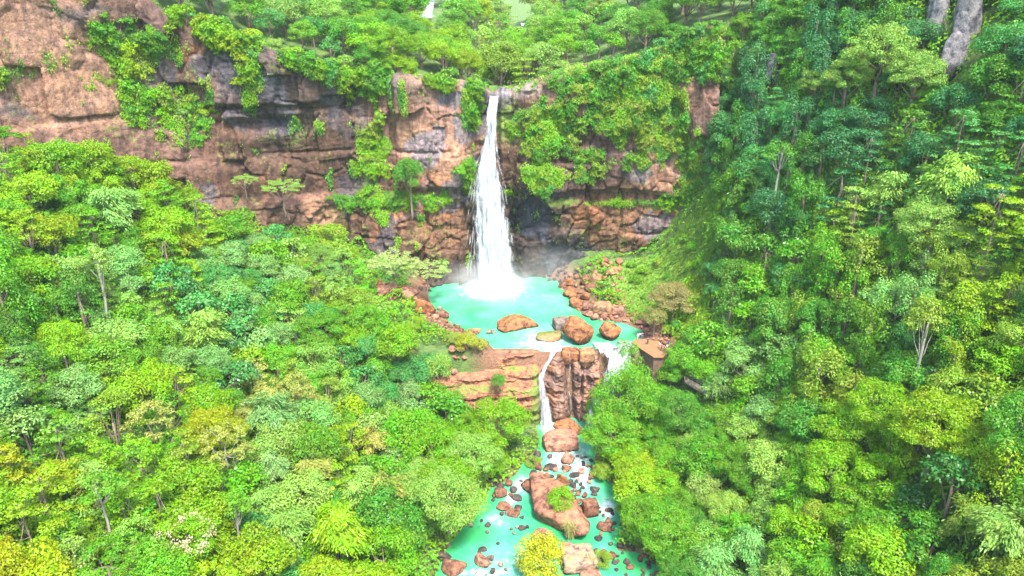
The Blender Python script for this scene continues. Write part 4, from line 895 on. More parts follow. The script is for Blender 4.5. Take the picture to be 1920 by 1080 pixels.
# ---- shrubs and trees holding on to the cliff
VINE = [  # px,py,rx,ry,n,colours
    (1040, 230, 60, 50, 20, ['fresh green', 'mid green', 'olive green']), (1150, 205, 80, 55, 28, ['mid green', 'fresh green', 'olive green']), (1240, 210, 45, 80, 20, ['mid green', 'olive green', 'blue-green']), (1130, 150, 110, 40, 30, ['fresh green', 'mid green']), (1010, 300, 30, 60, 12, ['olive green', 'mid green']), (1160, 300, 90, 26, 7, ['olive green', 'fresh green']),
    (890, 190, 22, 45, 14, ['fresh green', 'lime green']), (680, 130, 50, 50, 26, ['mid green', 'fresh green', 'lime green']), (840, 130, 60, 20, 14, ['fresh green', 'lime green']), (705, 260, 25, 70, 12, ['lime green', 'olive green']), (240, 80, 70, 40, 26, ['lime green', 'mid green', 'yellow-green']), (190, 50, 40, 14, 8, ['mid green', 'fresh green']), (255, 190, 26, 60, 20, ['fresh green', 'lime green']), (330, 200, 50, 50, 12, ['lime green', 'olive green']),
    (430, 50, 60, 50, 30, ['yellow-green', 'lime green', 'fresh green']), (460, 150, 16, 40, 8, ['lime green', 'yellow-green']), (370, 20, 60, 22, 14, ['yellow-green', 'lime green']), (560, 60, 50, 50, 20, ['fresh green', 'mid green', 'lime green']), (600, 110, 30, 40, 12, ['blue-green', 'fresh green']), (360, 240, 30, 36, 12, ['silvery green', 'fresh green']), (750, 372, 100, 10, 16, ['mid green', 'fresh green', 'lime green']), (640, 378, 30, 8, 5, ['fresh green']), (870, 335, 16, 30, 5, ['lime green', 'fresh green']), (1270, 375, 30, 14, 8, ['lime green', 'fresh green']), (20, 140, 30, 12, 6, ['mid green', 'olive green']), (1300, 300, 30, 80, 14, ['mid green', 'fresh green']), (1290, 90, 90, 60, 40, ['mid green', 'fresh green', 'blue-green']), (1290, 470, 60, 90, 0, ['mid green'])]
SHR = []
for cxp, cyp, rx, ry, n, cols in VINE:
    for k in range(n):
        a = rng.uniform(0, 6.28); q = math.sqrt(rng.uniform(0, 1)); px, py = cxp + rx * q * math.cos(a), cyp + ry * q * math.sin(a)
        if 905 < px < 945 and py > 150: continue
        p = on_cliff(px, py)
        if p[2] > zrim(p[0]) + 1: p[2] = zrim(p[0]) + .3
        w_ = _prng.choice(cols); s_ = rng.uniform(.7, 1.7)
        kind = 'hanging_shrub' if rng.random() < .75 else 'shrub'
        ps = PROTO[kind]; v = _prng.randrange(len(ps)); r = empty(kind, (p[0], p[1] - .25, p[2]), rng.uniform(-.5, .5), s_)
        c = bpy.data.objects.new('foliage', ps[v][0]); COL.objects.link(c); c.parent = r; c.color = (*jitcol(FC[w_]), 1)
        if s_ > 1.1: c = bpy.data.objects.new('stem', ps[v][1]); COL.objects.link(c); c.parent = r
        SHR.append([r, kind, w_, px, py])
for px, py in [(1185, 505), (1210, 520), (1232, 498), (1250, 520), (1268, 490), (1290, 505), (1305, 470), (1280, 455), (1300, 430), (1320, 410), (1322, 450), (1335, 380), (1345, 425), (1240, 545), (1215, 560), (1195, 540), (1262, 470), (1310, 500), (1290, 540), (1328, 520), (1230, 600), (1250, 625)]:
    p = march(px + rng.normal(0, 4), py + rng.normal(0, 4)); w_ = _prng.choice(['lime green', 'fresh green', 'olive green', 'mid green']); ps = PROTO['shrub']; v = _prng.randrange(4); s_ = rng.uniform(.6, 1.5)
    r = empty('shrub', (p[0], p[1], p[2] - .1), rng.uniform(0, 6), s_); c = bpy.data.objects.new('foliage', ps[v][0]); COL.objects.link(c); c.parent = r; c.color = (*jitcol(FC[w_]), 1); SHR.append([r, 'shrub', w_, 1290 + (px - 1290) * .02, 470])
# ---- undergrowth that nobody could count: one leaf mass on the forest floor, one of vines, one of hanging grass
def leaf_mass(name, P, Nn, Lf, asp, col, label, cat, along=None, seed=1, colr=None):
    r = np.random.default_rng(seed); V, Fq = leaves(P, Nn + r.normal(size=P.shape) * .45, Lf, Lf * asp, r, along=along)
    me = raw_mesh(name, V, Fq, False, {'var': np.repeat(np.clip(.5 + r.normal(0, .25, len(P)), 0, 1), 4)})
    o = obj(name, me, M_LEAF); o.color = (*col, 1); tag(o, label, cat, kind='stuff'); return o
n = 420000; x = rng.uniform(-135, 135, n); y = rng.uniform(50, 190, n); z = ground(x, y); px, py, d = proj(x, y, z + 1)
k = (px > -150) & (px < 2070) & (py > -80) & (py < 1180) & (dpoly(x, y, RIV) > .4) & (dpoly(x, y, POOL) > 5.5) & ((y < ycl(x) - 1) | (x > 47))
k &= ~inpoly(px, py, [(1190, 590), (1270, 615), (1275, 680), (1225, 690), (1185, 650)]) & ~((y > 134) & (y < 146) & (x > -20) & (x < 40))
k &= ~inpoly(px, py, [(1130, 480), (1235, 470), (1330, 380), (1330, 480), (1260, 560), (1190, 600), (1160, 560)])
x, y, z = x[k], y[k], z[k]; gx = (ground(x + .5, y) - z) / .5; gy = (ground(x, y + .5) - z) / .5; Nn = np.c_[-gx, -gy, np.ones(len(x))]; Nn /= np.linalg.norm(Nn, axis=1, keepdims=True)
h = np.abs(fbm(x / 3.5, y / 3.5, 0 * x, 3, 55)) * 4.6 + rng.uniform(.05, .6, len(x)); P = np.c_[x, y, z] + Nn * h[:, None]
c3 = fbm(x / 6, y / 6, 0 * x, 2, 57)
for j, (nm, a, b_, lab) in enumerate([('fresh green', -9, .0, 'dense mid-green undergrowth covering the forest floor under the trees'), ('lime green', .0, 9, 'lighter lime-green undergrowth patches between the trees on both slopes')]):
    s = (c3 >= a) & (c3 < b_); leaf_mass('undergrowth', P[s], Nn[s], rng.uniform(.35, .75, s.sum()), .6, FC[nm], lab, 'undergrowth', seed=60 + j)
# vines clinging to the rock
Pc, = (CG.reshape(-1, 3),); pxc, pyc, _ = proj(Pc[:, 0], Pc[:, 1], Pc[:, 2]); wgt = np.zeros(len(Pc))
for cxp, cyp, rx, ry, n_, cols in VINE: wgt = np.maximum(wgt, min(1, n_ / 22) * np.exp(-(((pxc - cxp) / rx) ** 2 + ((pyc - cyp) / ry) ** 2) * 1.0))
for cxp, cyp, rx, ry in [(690, 300, 25, 60), (1020, 320, 20, 60), (330, 230, 50, 50), (470, 160, 20, 50), (240, 100, 90, 50), (880, 300, 12, 60), (1070, 330, 60, 20), (1150, 380, 100, 6), (730, 380, 120, 12)]:
    wgt = np.maximum(wgt, .7 * np.exp(-(((pxc - cxp) / rx) ** 2 + ((pyc - cyp) / ry) ** 2)))
nz = fbm(Pc[:, 0] / 3, Pc[:, 1] / 3, Pc[:, 2] / 6, 4, 66); wgt = np.where(wgt + nz * .9 > .42, 1.0, .006 * (nz > .1)) * (Pc[:, 2] > 3)
wgt *= (np.abs(Pc[:, 0]) < 120); wgt[(pxc > 903) & (pxc < 945) & (pyc > 140)] = 0
idx = rng.choice(len(Pc), 150000, p=wgt / wgt.sum()); P = Pc[idx] + rng.normal(size=(len(idx), 3)) * np.array((.25, .1, .3)); P[:, 1] -= .1 + np.abs(rng.normal(0, .35, len(idx)))
L = rng.uniform(.22, .55, len(idx)); dn = np.tile(np.array((0., -.2, -1.)), (len(idx), 1)); c3 = fbm(P[:, 0] / 5, P[:, 2] / 5, 0 * L, 2, 59)
for j, (nm, a, b_, lab) in enumerate([('mid green', -9, -.08, 'dark green creeping vines on the cliff face'), ('olive green', -.08, .12, 'olive creeping vines and moss plants on the cliff face'), ('lime green', .12, 9, 'bright green creeping plants and ferns on the cliff face')]):
    s = (c3 >= a) & (c3 < b_); leaf_mass('cliff_vines', P[s], np.tile(np.array((0., -.8, .5)), (s.sum(), 1)), L[s], .5, FC[nm], lab, 'vines', along=dn[s], seed=70 + j)
# soft hanging grass on the slope right of the pool and below the left cliff
def grass(poly, n, label, col, ln=(.5, 1.2), seed=1):
    r = np.random.default_rng(seed); a = np.array(poly); Q = []
    qx = r.uniform(a[:, 0].min(), a[:, 0].max(), n); qy = r.uniform(a[:, 1].min(), a[:, 1].max(), n); k = inpoly(qx, qy, poly); qx, qy = qx[k], qy[k]
    # march all rays together
    Yg = np.arange(95, 200, .6); best = np.full(len(qx), np.nan); A, Bb, Cc = ray(qx, qy)
    for Y in Yg:
        t = Y / Bb; xx = A * t; zz = CAMH + Cc * t; g = ground(xx, np.full(len(xx), Y)); hit = np.isnan(best) & (zz < g); best[hit] = Y
    k = ~np.isnan(best); qx, qy, best = qx[k], qy[k], best[k]; A, Bb, Cc = ray(qx, qy); t = best / Bb; x = A * t; y = best + r.uniform(-.3, .3, len(x)); z = ground(x, y)
    gx = (ground(x + .4, y) - z) / .4; gy = (ground(x, y + .4) - z) / .4; Nn = np.c_[-gx, -gy, np.ones(len(x))]; Nn /= np.linalg.norm(Nn, axis=1, keepdims=True)
    dn = np.c_[-gx, -gy, -(gx ** 2 + gy ** 2)]; dn /= np.linalg.norm(dn, axis=1, keepdims=True) + 1e-6
    P = np.c_[x, y, z] + Nn * (r.uniform(.05, .35, len(x)) + 1.3 * np.abs(fbm(x / 3, y / 3, z / 3, 3, 5)))[:, None]
    return leaf_mass('hanging_grass', P, Nn, r.uniform(ln[0], ln[1], len(x)), .16, col, label, 'grass', along=dn * 1.5 + Nn * .2, seed=seed)
grass([(1140, 500), (1230, 480), (1290, 420), (1345, 340), (1360, 430), (1330, 500), (1260, 560), (1190, 610), (1160, 560)], 60000, 'soft bright green hanging grass on the slope right of the turquoise pool', (.17, .30, .05), seed=81)
grass([(1240, 560), (1330, 500), (1330, 640), (1290, 650), (1250, 620)], 14000, 'yellow-green grass under the brownish blossoming tree', (.20, .30, .04), seed=82)
grass([(640, 560), (720, 520), (740, 560), (720, 600), (660, 600)], 8000, 'light green grass on the left bank beside the umbrella trees', (.20, .33, .10), seed=83)
# ------------------------------------------------------------------ boulders
def rock_mesh(seed, n_pl=16, sub=4, soft=12.0, rough=.07, box=.0):
    import bmesh
    bm = bmesh.new(); bmesh.ops.create_icosphere(bm, subdivisions=sub, radius=1); v = np.array([q.co[:] for q in bm.verts]); me = bpy.data.meshes.new('boulder')
    r = np.random.default_rng(seed); pn = r.normal(size=(n_pl, 3)); pn /= np.linalg.norm(pn, axis=1, keepdims=True); pd = r.uniform(.72, 1.05, n_pl)
    if box: pn = np.r_[pn, np.eye(3), -np.eye(3)]; pd = np.r_[pd, np.full(6, box)]
    dt = v @ pn.T; rad = np.where(dt > .05, pd / np.maximum(dt, .05), 9); rad = -np.log(np.exp(-soft * rad).sum(1)) / soft
    rad = np.minimum(rad, 1.25) * (1 + rough * 2 * fbm(v[:, 0] * 1.7 + seed, v[:, 1] * 1.7, v[:, 2] * 1.7, 4, seed) + rough * .5 * fbm(v[:, 0] * 7, v[:, 1] * 7 + seed, v[:, 2] * 7, 3, seed + 3))
    v = v * rad[:, None]; v /= np.abs(v).max(0)
    for q, c in zip(bm.verts, v): q.co = c
    bm.to_mesh(me); bm.free(); me.materials.append(M_ROCK)
    me.polygons.foreach_set('use_smooth', [True] * len(me.polygons)); me.update(); return me
ROCKS = [rock_mesh(300 + i, 12 + 2 * (i % 4), 4, 14, .08) for i in range(8)]; SMALL = [rock_mesh(330 + i, 12, 3, 12, .06) for i in range(5)]
BLOCK = [rock_mesh(350 + i, 8, 4, 22, .05, .62) for i in range(3)]; ROUND = [rock_mesh(370 + i, 26, 5, 7, .12) for i in range(3)]
GIANT = rock_mesh(396, 15, 5, 18, .11)
PEAK = rock_mesh(391, 14, 5, 10, .10)
_v = np.empty(len(PEAK.vertices) * 3); PEAK.vertices.foreach_get('co', _v); _v = _v.reshape(-1, 3); _k = 1 - .55 * np.clip((_v[:, 2] + .3) / 1.3, 0, 1) ** 1.3; _v[:, :2] *= _k[:, None]; _v[:, 0] -= .0; PEAK.vertices.foreach_set('co', _v.ravel()); PEAK.update()
ORANGE, PINK, BROWN, DARK, GREY, TAN = (.25, .105, .045), (.29, .145, .10), (.17, .08, .05), (.06, .045, .042), (.17, .14, .12), (.27, .15, .08)
ROCKL = []
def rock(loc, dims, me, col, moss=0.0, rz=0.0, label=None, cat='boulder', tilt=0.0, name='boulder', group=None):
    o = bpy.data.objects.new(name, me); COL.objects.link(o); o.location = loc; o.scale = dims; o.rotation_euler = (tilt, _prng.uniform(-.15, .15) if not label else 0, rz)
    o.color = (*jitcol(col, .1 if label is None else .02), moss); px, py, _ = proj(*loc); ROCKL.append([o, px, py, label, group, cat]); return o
def rock_px(px, py, wp, hp, me, col, moss=0., surf='stream', label=None, depth=.85, rz=None, name='boulder', tilt=0.0, group=None, sink=.25):
    yb = py + hp * .30
    p = GR(px, yb) if surf == 'stream' else (G(px, yb, 0.0) if surf == 'pool' else march(px, yb))
    if isinstance(surf, float): p = G(px, yb, surf)
    d = proj(*p)[2]; w_ = wp * d / F; th = math.atan2(CAMH - p[2], p[1]); h = max((hp * d / F - w_ * depth * math.sin(th) * .75) / math.cos(th), w_ * .3)
    return rock((p[0], p[1] + w_ * depth * .15, p[2] + h * (.5 - sink)), (w_ / 2, w_ * depth / 2, h * .62), me, col, moss, _prng.uniform(-.3, .3) if rz is None else rz, label, tilt=tilt, name=name, group=group)
rock_px(969, 602, 84, 44, PEAK, ORANGE, .28, 'pool', 'broad mossy brown boulder alone in the middle of the turquoise pool', rz=.1)
rock_px(1085, 622, 64, 64, ROUND[0], ORANGE, .3, 'pool', 'biggest rounded orange boulder at the pool outlet, standing on the rock dam', sink=.1)
rock_px(1143, 620, 44, 52, ROUND[1], ORANGE, .5, 'pool', 'tall orange boulder with a bright green moss cap beside the cascade', sink=.12)
rock_px(1054, 608, 34, 30, BLOCK[0], GREY, .15, 'pool', 'square grey boulder leaning behind the left of the biggest rounded boulder')
rock_px(1030, 630, 52, 26, ROCKS[3], TAN, .5, 'pool', 'low mossy slab in the pool left of the biggest rounded boulder')
rock_px(889, 621, 28, 15, ROCKS[4], TAN, .2, 'pool', 'small tan rock in the pool shallows near the left scree')
rock_px(920, 622, 20, 8, ROCKS[5], GREY, .1, 'pool', 'flat grey rock just right of the small tan rock in the shallows')
rock_px(825, 578, 12, 10, ROCKS[2], GREY, 0, 'pool', 'small blue-grey rock at the left pool shore')
rock_px(832, 588, 26, 22, ROCKS[6], BROWN, .2, 'pool', 'brown boulder at the left corner of the pool')
rock_px(796, 575, 44, 40, ROCKS[0], ORANGE, 0, 'ground', 'orange boulder at the foot of the leaning umbrella tree')
rock_px(765, 550, 40, 34, ROCKS[2], PINK, 0, 'ground', 'pale orange boulder between the two umbrella trees')
rock_px(725, 545, 40, 26, BLOCK[1], PINK, 0, 'ground', 'pink rock slab left of the umbrella tree trunk')
rock_px(905, 646, 38, 34, ROUND[2], BROWN, .75, 'pool', 'dark boulder with a moss cap at the left end of the rock ledge')
rock_px(1070, 665, 34, 30, BLOCK[2], ORANGE, .0, -1.0, 'orange block wedged directly under the biggest rounded boulder')
rock_px(1100, 668, 30, 34, BLOCK[0], TAN, .0, -1.0, 'cracked tan block under the right side of the biggest rounded boulder')
for px, py, wp, hp, me, col, mo, lab in [
    (1050, 824, 66, 44, BLOCK[1], PINK, 0, 'flat-topped pink boulder just below the plunge of the second fall'), (1062, 794, 52, 30, ROCKS[5], ORANGE, 0, 'reddish boulder touching the back of the flat-topped pink boulder'), (1078, 806, 30, 26, ROCKS[1], ORANGE, 0, 'reddish rock on the right of the flat-topped pink boulder'),
    (1065, 860, 27, 30, ROCKS[2], PINK, 0, 'round pinkish rock in mid-stream below the flat-topped boulder'), (1062, 878, 20, 16, ROCKS[4], BROWN, 0, 'small brown rock just below the round pinkish mid-stream rock'), (1034, 873, 26, 16, ROCKS[6], DARK, 0, 'dark wet rock left of the round pinkish mid-stream rock'),
    (1033, 893, 15, 7, ROCKS[7], DARK, 0, 'flat dark stone in the green water above the giant boulder'), (1078, 891, 22, 10, ROCKS[3], DARK, 0, 'flat dark stone in white water right of the small brown rock'), (998, 907, 46, 42, ROUND[1], BROWN, .1, 'dark brown round boulder behind the giant boulder'), (1055, 900, 28, 34, ROCKS[0], ORANGE, 0, 'upright orange rock on the top end of the giant boulder'),
    (1107, 953, 30, 38, BLOCK[2], BROWN, 0, 'layered red-brown block on the right flank of the giant boulder'), (937, 922, 30, 30, ROCKS[1], BROWN, 0, 'brown boulder at the left bank beside white water'), (925, 902, 30, 22, ROCKS[3], DARK, 0, 'dark boulder half hidden under the left bank tree'), (969, 931, 24, 17, ROCKS[6], DARK, 0, 'dark oval rock in the left channel'),
    (946, 950, 34, 16, ROCKS[5], BROWN, 0, 'upper of two long brown slabs in the left channel'), (963, 963, 30, 12, ROCKS[4], BROWN, 0, 'lower of two long brown slabs in the left channel'), (972, 951, 17, 14, ROCKS[2], DARK, 0, 'small dark stone between long slabs and giant boulder'), (979, 989, 20, 11, ROCKS[7], DARK, 0, 'dark stone in the lower pool left of the giant boulder'),
    (904, 1050, 38, 30, ROCKS[0], PINK, 0, 'pink and dark boulder alone in the lower left pool'), (901, 1073, 24, 16, ROCKS[5], (.42, .42, .40), 0, 'pale grey boulder just below the pink one in the lower pool'), (905, 1029, 18, 8, ROCKS[6], DARK, 0, 'sunken dark rock just above the pink boulder in the lower pool'),
    (1084, 1047, 66, 50, BLOCK[0], (.30, .2, .14), .1, 'big square brown boulder right of the round yellow shrub'), (1104, 1078, 48, 24, ROCKS[1], PINK, 0, 'pink rock cut by the bottom border below the square boulder'), (1020, 1015, 60, 60, ROCKS[5], PINK, 0, 'rounded pink boulder behind the round yellow shrub'), (1063, 1022, 26, 14, ROCKS[2], PINK, 0, 'small pink stone above the big square boulder'),
    (1134, 986, 30, 26, ROCKS[3], BROWN, 0, 'brown rock at the right bank below the rapids'), (1143, 955, 16, 12, ROCKS[6], DARK, 0, 'dark stone in the right channel rapids'), (1115, 917, 20, 14, ROCKS[4], DARK, .1, 'dark stone at the top of the right channel'), (1182, 1062, 18, 13, ROCKS[2], BROWN, 0, 'round brown stone in the small green pool'),
    (848, 1062, 52, 36, ROCKS[4], BROWN, 0, 'brown boulder at the lower left shore corner'), (830, 1040, 34, 26, ROCKS[0], DARK, 0, 'dark boulder above the lower left shore corner')]:
    rock_px(px, py, wp, hp, me, col, mo, 'stream', lab)
# the giant boulder lies across the stream
a_, b_ = GR(990, 925), GR(1100, 1010); c_ = (a_ + b_) / 2; ln = float(np.linalg.norm(b_ - a_))
rock((c_[0], c_[1] + 1.0, c_[2] + .7), (ln * .60, 4.9, 4.4), GIANT, (.28, .13, .08), -.35, math.atan2(b_[1] - a_[1], b_[0] - a_[0]), 'giant elongated orange-brown boulder splitting the lower stream, bush on top')
# scree and rock piles: every stone that shows, in its own place
def scatter_rocks(poly, n, smin, smax, cols, where, surf, seed, big=.25):
    r = np.random.default_rng(seed); a = np.array(poly, float); k = 0; pts = []
    for _ in range(n * 30):
        px, py = r.uniform(a[:, 0].min(), a[:, 0].max()), r.uniform(a[:, 1].min(), a[:, 1].max())
        if not inpoly(np.array([px]), np.array([py]), poly)[0]: continue
        wp = smin + (smax - smin) * r.random() ** 2.2
        if any(math.hypot(px - q[0], (py - q[1]) * 1.35) < (wp + q[2]) * .42 for q in pts): continue
        pts.append((px, py, wp)); i = _prng.randrange(len(SMALL)); me = (ROCKS[_prng.randrange(8)] if wp > 20 else SMALL[i])
        rock_px(px, py, wp, wp * r.uniform(.7, 1.0), me, _prng.choice(cols), r.uniform(-.35, .15), surf, None, depth=r.uniform(.7, 1.0), name='boulder' if wp > 15 else 'stone', group=where, sink=.18, rz=r.uniform(0, 3))
        k += 1
        if k >= n: break
OR3 = [ORANGE, PINK, TAN, BROWN]
for px, py, wp, hp, me, col, mo, lab in [(1068, 530, 24, 20, ROCKS[0], ORANGE, 0, 'orange rock tip at the far right pool corner'), (1055, 536, 16, 16, ROCKS[3], BROWN, 0, 'dark brown rock at the water in the far right pool corner'), (1071, 550, 32, 20, ROCKS[2], ORANGE, 0, 'long brown boulder on the right shore'), (1081, 568, 30, 32, ROCKS[6], ORANGE, 0, 'leaning orange boulder at the right pool edge'),
    (1128, 580, 36, 30, BLOCK[1], TAN, 0, 'large tan block in the middle of the right rock pile'), (1150, 548, 32, 24, ROCKS[1], BROWN, .3, 'mossy brown boulder at the foot of the grass slope'), (1110, 540, 26, 22, ROCKS[4], BROWN, .3, 'mossy orange boulder in the upper right pile'), (1098, 527, 22, 26, ROCKS[5], BROWN, 0, 'upright brown boulder near the cliff foot'),
    (1150, 510, 34, 24, ROCKS[7], TAN, .5, 'grass-capped boulder at the top of the right pile'), (1118, 522, 26, 26, ROCKS[2], TAN, .4, 'mossy boulder leaning at the top of the right pile'), (1135, 497, 20, 14, ROCKS[0], TAN, 0, 'tan rock highest on the right pile under the cliff'), (1108, 590, 22, 18, ROCKS[3], PINK, 0, 'pink rock below the leaning orange boulder'), (1158, 582, 26, 20, BLOCK[2], PINK, 0, 'pink block right of the large tan block')]:
    rock_px(px, py, wp, hp, me, col, mo, 'ground', lab)
scatter_rocks([(1050, 540), (1070, 512), (1115, 488), (1165, 490), (1180, 560), (1210, 590), (1225, 612), (1180, 606), (1110, 602), (1080, 582)], 115, 8, 23, OR3, 'rocks of the pile on the right pool shore', 'ground', 401)
scatter_rocks([(1195, 605), (1240, 610), (1262, 640), (1240, 650), (1215, 630)], 22, 7, 18, [PINK, TAN], 'rocks behind the visitors', 'ground', 402)
scatter_rocks([(795, 585), (830, 585), (845, 605), (890, 632), (885, 655), (850, 652), (805, 615)], 85, 7, 20, [PINK, TAN, ORANGE, BROWN], 'scree stones on the left pool shore', 'ground', 403)
scatter_rocks([(700, 525), (760, 545), (800, 560), (800, 580), (750, 570), (700, 545)], 12, 10, 26, [PINK, ORANGE], 'rocks under the umbrella trees', 'ground', 404)
scatter_rocks([(1068, 900), (1085, 900), (1105, 935), (1110, 948), (1090, 948), (1070, 925)], 34, 10, 17, [DARK, BROWN, DARK], 'dark stones heaped on the right of the giant boulder', 'stream', 405)
scatter_rocks([(1080, 850), (1112, 860), (1118, 940), (1160, 960), (1140, 1020), (1100, 880)], 22, 8, 17, [DARK, BROWN], 'wet stones in the right channel', 'stream', 406)
scatter_rocks([(985, 850), (1110, 850), (1112, 905), (1060, 895), (1000, 895)], 22, 8, 24, [DARK, BROWN, PINK], 'rocks in the rapids above the giant boulder', 'stream', 414)
scatter_rocks([(1100, 1000), (1150, 990), (1160, 1060), (1110, 1060)], 12, 9, 26, [DARK, BROWN], 'rocks below the giant boulder', 'stream', 415)
scatter_rocks([(925, 905), (985, 890), (1000, 980), (925, 985)], 12, 9, 22, [DARK, BROWN], 'rocks in the left channel', 'stream', 416)
scatter_rocks([(1000, 512), (1065, 500), (1062, 530), (1035, 532)], 16, 9, 22, [DARK, BROWN], 'dark rocks at the cliff foot right of the fall', 'ground', 412)
scatter_rocks([(800, 515), (850, 512), (835, 532), (800, 548), (785, 540)], 18, 9, 22, [DARK, BROWN, PINK], 'rocks at the cliff foot left of the fall', 'ground', 413)
scatter_rocks([(865, 990), (930, 950), (1000, 990), (985, 1080), (860, 1080)], 16, 8, 15, [DARK, GREY], 'stones in the lower left pool', 'stream', 407)
scatter_rocks([(1160, 1010), (1230, 1030), (1235, 1080), (1150, 1080)], 24, 8, 20, [DARK, BROWN], 'stones round the small green pool', 'stream', 408)
scatter_rocks([(940, 860), (985, 850), (960, 900), (925, 915)], 8, 8, 18, [DARK, BROWN], 'dark rocks under the left bank trees', 'stream', 409)
scatter_rocks([(1130, 860), (1140, 900), (1165, 935), (1160, 990), (1185, 1000), (1180, 930), (1145, 860)], 12, 8, 22, [BROWN, DARK], 'brown rocks under the right bank trees', 'stream', 410)
scatter_rocks([(840, 640), (880, 652), (860, 740), (840, 740)], 14, 8, 20, [PINK, BROWN], 'rocks at the left end of the ledge', 'ground', 411)

for px, py, w_, h_, lab, v in [(1822, 40, 5, 15, 'tall pale grey rock outcrop at the top right between dark trees', 0), (1765, 25, 4, 12, 'pale grey rock outcrop left of the tallest one at the top right', 1), (1800, 85, 5, 8, 'lower pale grey rock outcrop under the two tall ones', 2), (1455, 118, 3.2, 8, 'purple-grey rock outcrop on the dark upper right slope', 0), (1355, 142, 3, 4.5, 'small purple-grey rock face right of the wooded wall', 1)]:
    p = march(px, py, 5.5); rock((p[0], p[1] + 1, p[2] + 2.5), (w_ * .6, w_ * .5, h_ * .62), ROCKS[v * 2], (.15, .15, .165), .1, .4 * v, lab, name='rock_outcrop')
# ------------------------------------------------------------------ shrubs that belong to the stream and the shore
def shrub(p, sc, col, label, v=0, kind='shrub', sz=1.0, cat='shrub'):
    cm, tm, zc, ex = PROTO[kind][v]; big = sc > 1.3
    if big: cm = PROTO[B][v][0]; sc *= .30
    r = empty('shrub', p, _prng.uniform(0, 6), (sc, sc, sc * sz))
    c = bpy.data.objects.new('foliage', cm); COL.objects.link(c); c.parent = r; c.location = (0, 0, -3.3 if big else 0); c.color = (*(FC[col] if isinstance(col, str) else col), 1)
    t = bpy.data.objects.new('stem', tm); COL.objects.link(t); t.parent = r; return tag(r, label, cat)
def GRs(px, py, up=0.0): p = GR(px, py); return (p[0], p[1], p[2] + up)
shrub(GRs(1012, 1075, -.6), 3.6, (.32, .34, .03), 'round bright yellow-green shrub at the bottom edge of the stream', 0, sz=1.1)
shrub(GRs(1020, 1105, -.6), 2.2, 'pale green', 'pale green shrub cut by the bottom border under the yellow one', 1)
shrub(GRs(1050, 978, 2.6), 2.2, 'lime green', 'loose lime-green bush growing on top of the giant boulder', 2, sz=1.1)
shrub(GRs(1128, 1060, -.3), 1.5, 'olive green', 'olive bush right of the big square boulder', 3)
shrub(tuple(march(876, 668)), 2.2, (.26, .30, .035), 'moss-green rounded bush at the left end of the rock ledge', 0)
shrub(tuple(march(855, 652)), 1.8, (.20, .27, .05), 'olive-green low bush between the scree and the ledge bush', 1)
shrub(tuple(march(905, 668)), 1.1, (.26, .28, .05), 'small yellow-green bush on the ledge below the moss-capped boulder', 2)
shrub(tuple(march(1000, 880)), 1.4, 'olive green', 'olive bush hanging over the stream from the left bank', 3)
shrub(tuple(march(1128, 900)), 1.9, 'olive green', 'olive bush at the right bank above the rapids', 1)
shrub(tuple(W(935, 725, 137.2)), 1.5, 'mid green', 'dark green bush on the mossy face of the rock ledge', 2)
def grass_tuft(p, h, label, seed=1, col=(.33, .33, .12)):
    r = np.random.default_rng(seed); n = 170; Vs, Fs = [], []; base = 0
    for i in range(n):
        a = r.uniform(0, 6.28); rr = h * r.uniform(.15, .6); hh = h * r.uniform(.6, 1.0); f = np.linspace(0, 1, 5); x = math.cos(a) * rr * f ** 2; y = math.sin(a) * rr * f ** 2; z = hh * np.sin(f * 1.9); w_ = .05 * (1 - f * .85); cx_, sy_ = -math.sin(a), math.cos(a)
        V = np.empty((10, 3)); V[0::2] = np.c_[x - cx_ * w_, y - sy_ * w_, z]; V[1::2] = np.c_[x + cx_ * w_, y + sy_ * w_, z]; i0 = np.arange(4) * 2; Vs.append(V + np.array((r.normal(0, .12 * h), r.normal(0, .12 * h), 0))); Fs.append(np.stack([i0, i0 + 1, i0 + 3, i0 + 2], 1) + base); base += 10
    me = raw_mesh('grass_tuft', np.concatenate(Vs), np.concatenate(Fs), False, {'var': r.random(base)}); o = obj('grass_tuft', me, M_LEAF, None, p); o.color = (*col, 1); return tag(o, label, 'grass')
grass_tuft(GRs(1068, 1012, .8), 3.2, 'straw-coloured grass tuft at the lower end of the giant boulder', 1)
grass_tuft(GRs(1110, 1066, .2), 2.6, 'pale grass tuft beside the square boulder', 2, (.3, .33, .12))
# broad leaved banana plants
def banana(p, sc, label, seed=1, col=(.10, .26, .03), n=9):
    r = np.random.default_rng(seed); root = empty('banana_plant', p, 0, sc); mb = MB(); mb.tube([(0, 0, -1), (0, 0, .6), (.05, 0, 2.2)], [.22, .2, .12], 8); obj('stem', mb.mesh('banana_stem'), M_BARK, root)
    for i in range(n):
        a = i * 2.4 + r.uniform(-.3, .3); el = r.uniform(.5, 1.3); L = r.uniform(2.2, 3.2); m = 10; f = np.linspace(0, 1, m); rad = L * (np.sin(f * 1.3) * math.cos(el) + .25 * f ** 2); z = 2.0 + L * (math.sin(el) * f - .55 * f ** 2.2)
        w_ = .42 * np.sin(np.clip(f * 1.08, 0, 1) * math.pi) ** .6 * (f > .05) + .03; V = []
        for s_, dz in ((-1, -.12), (0, 0), (1, -.12)): V.append(np.c_[math.cos(a) * rad - math.sin(a) * w_ * s_, math.sin(a) * rad + math.cos(a) * w_ * s_, z + dz * (w_ / .4)])
        V = np.stack(V, 1).reshape(-1, 3); me = raw_mesh('banana_leaf', V, grid_faces(m, 3), True, {'var': np.full(len(V), r.random())}); o = obj('leaf', me, M_LEAF2, root); o.color = (*col, 1)
    return tag(root, label, 'banana plant')
banana(tuple(march(1885, 925, 2.0)), 1.15, 'banana plant with broad upright leaves near the right border', 1)
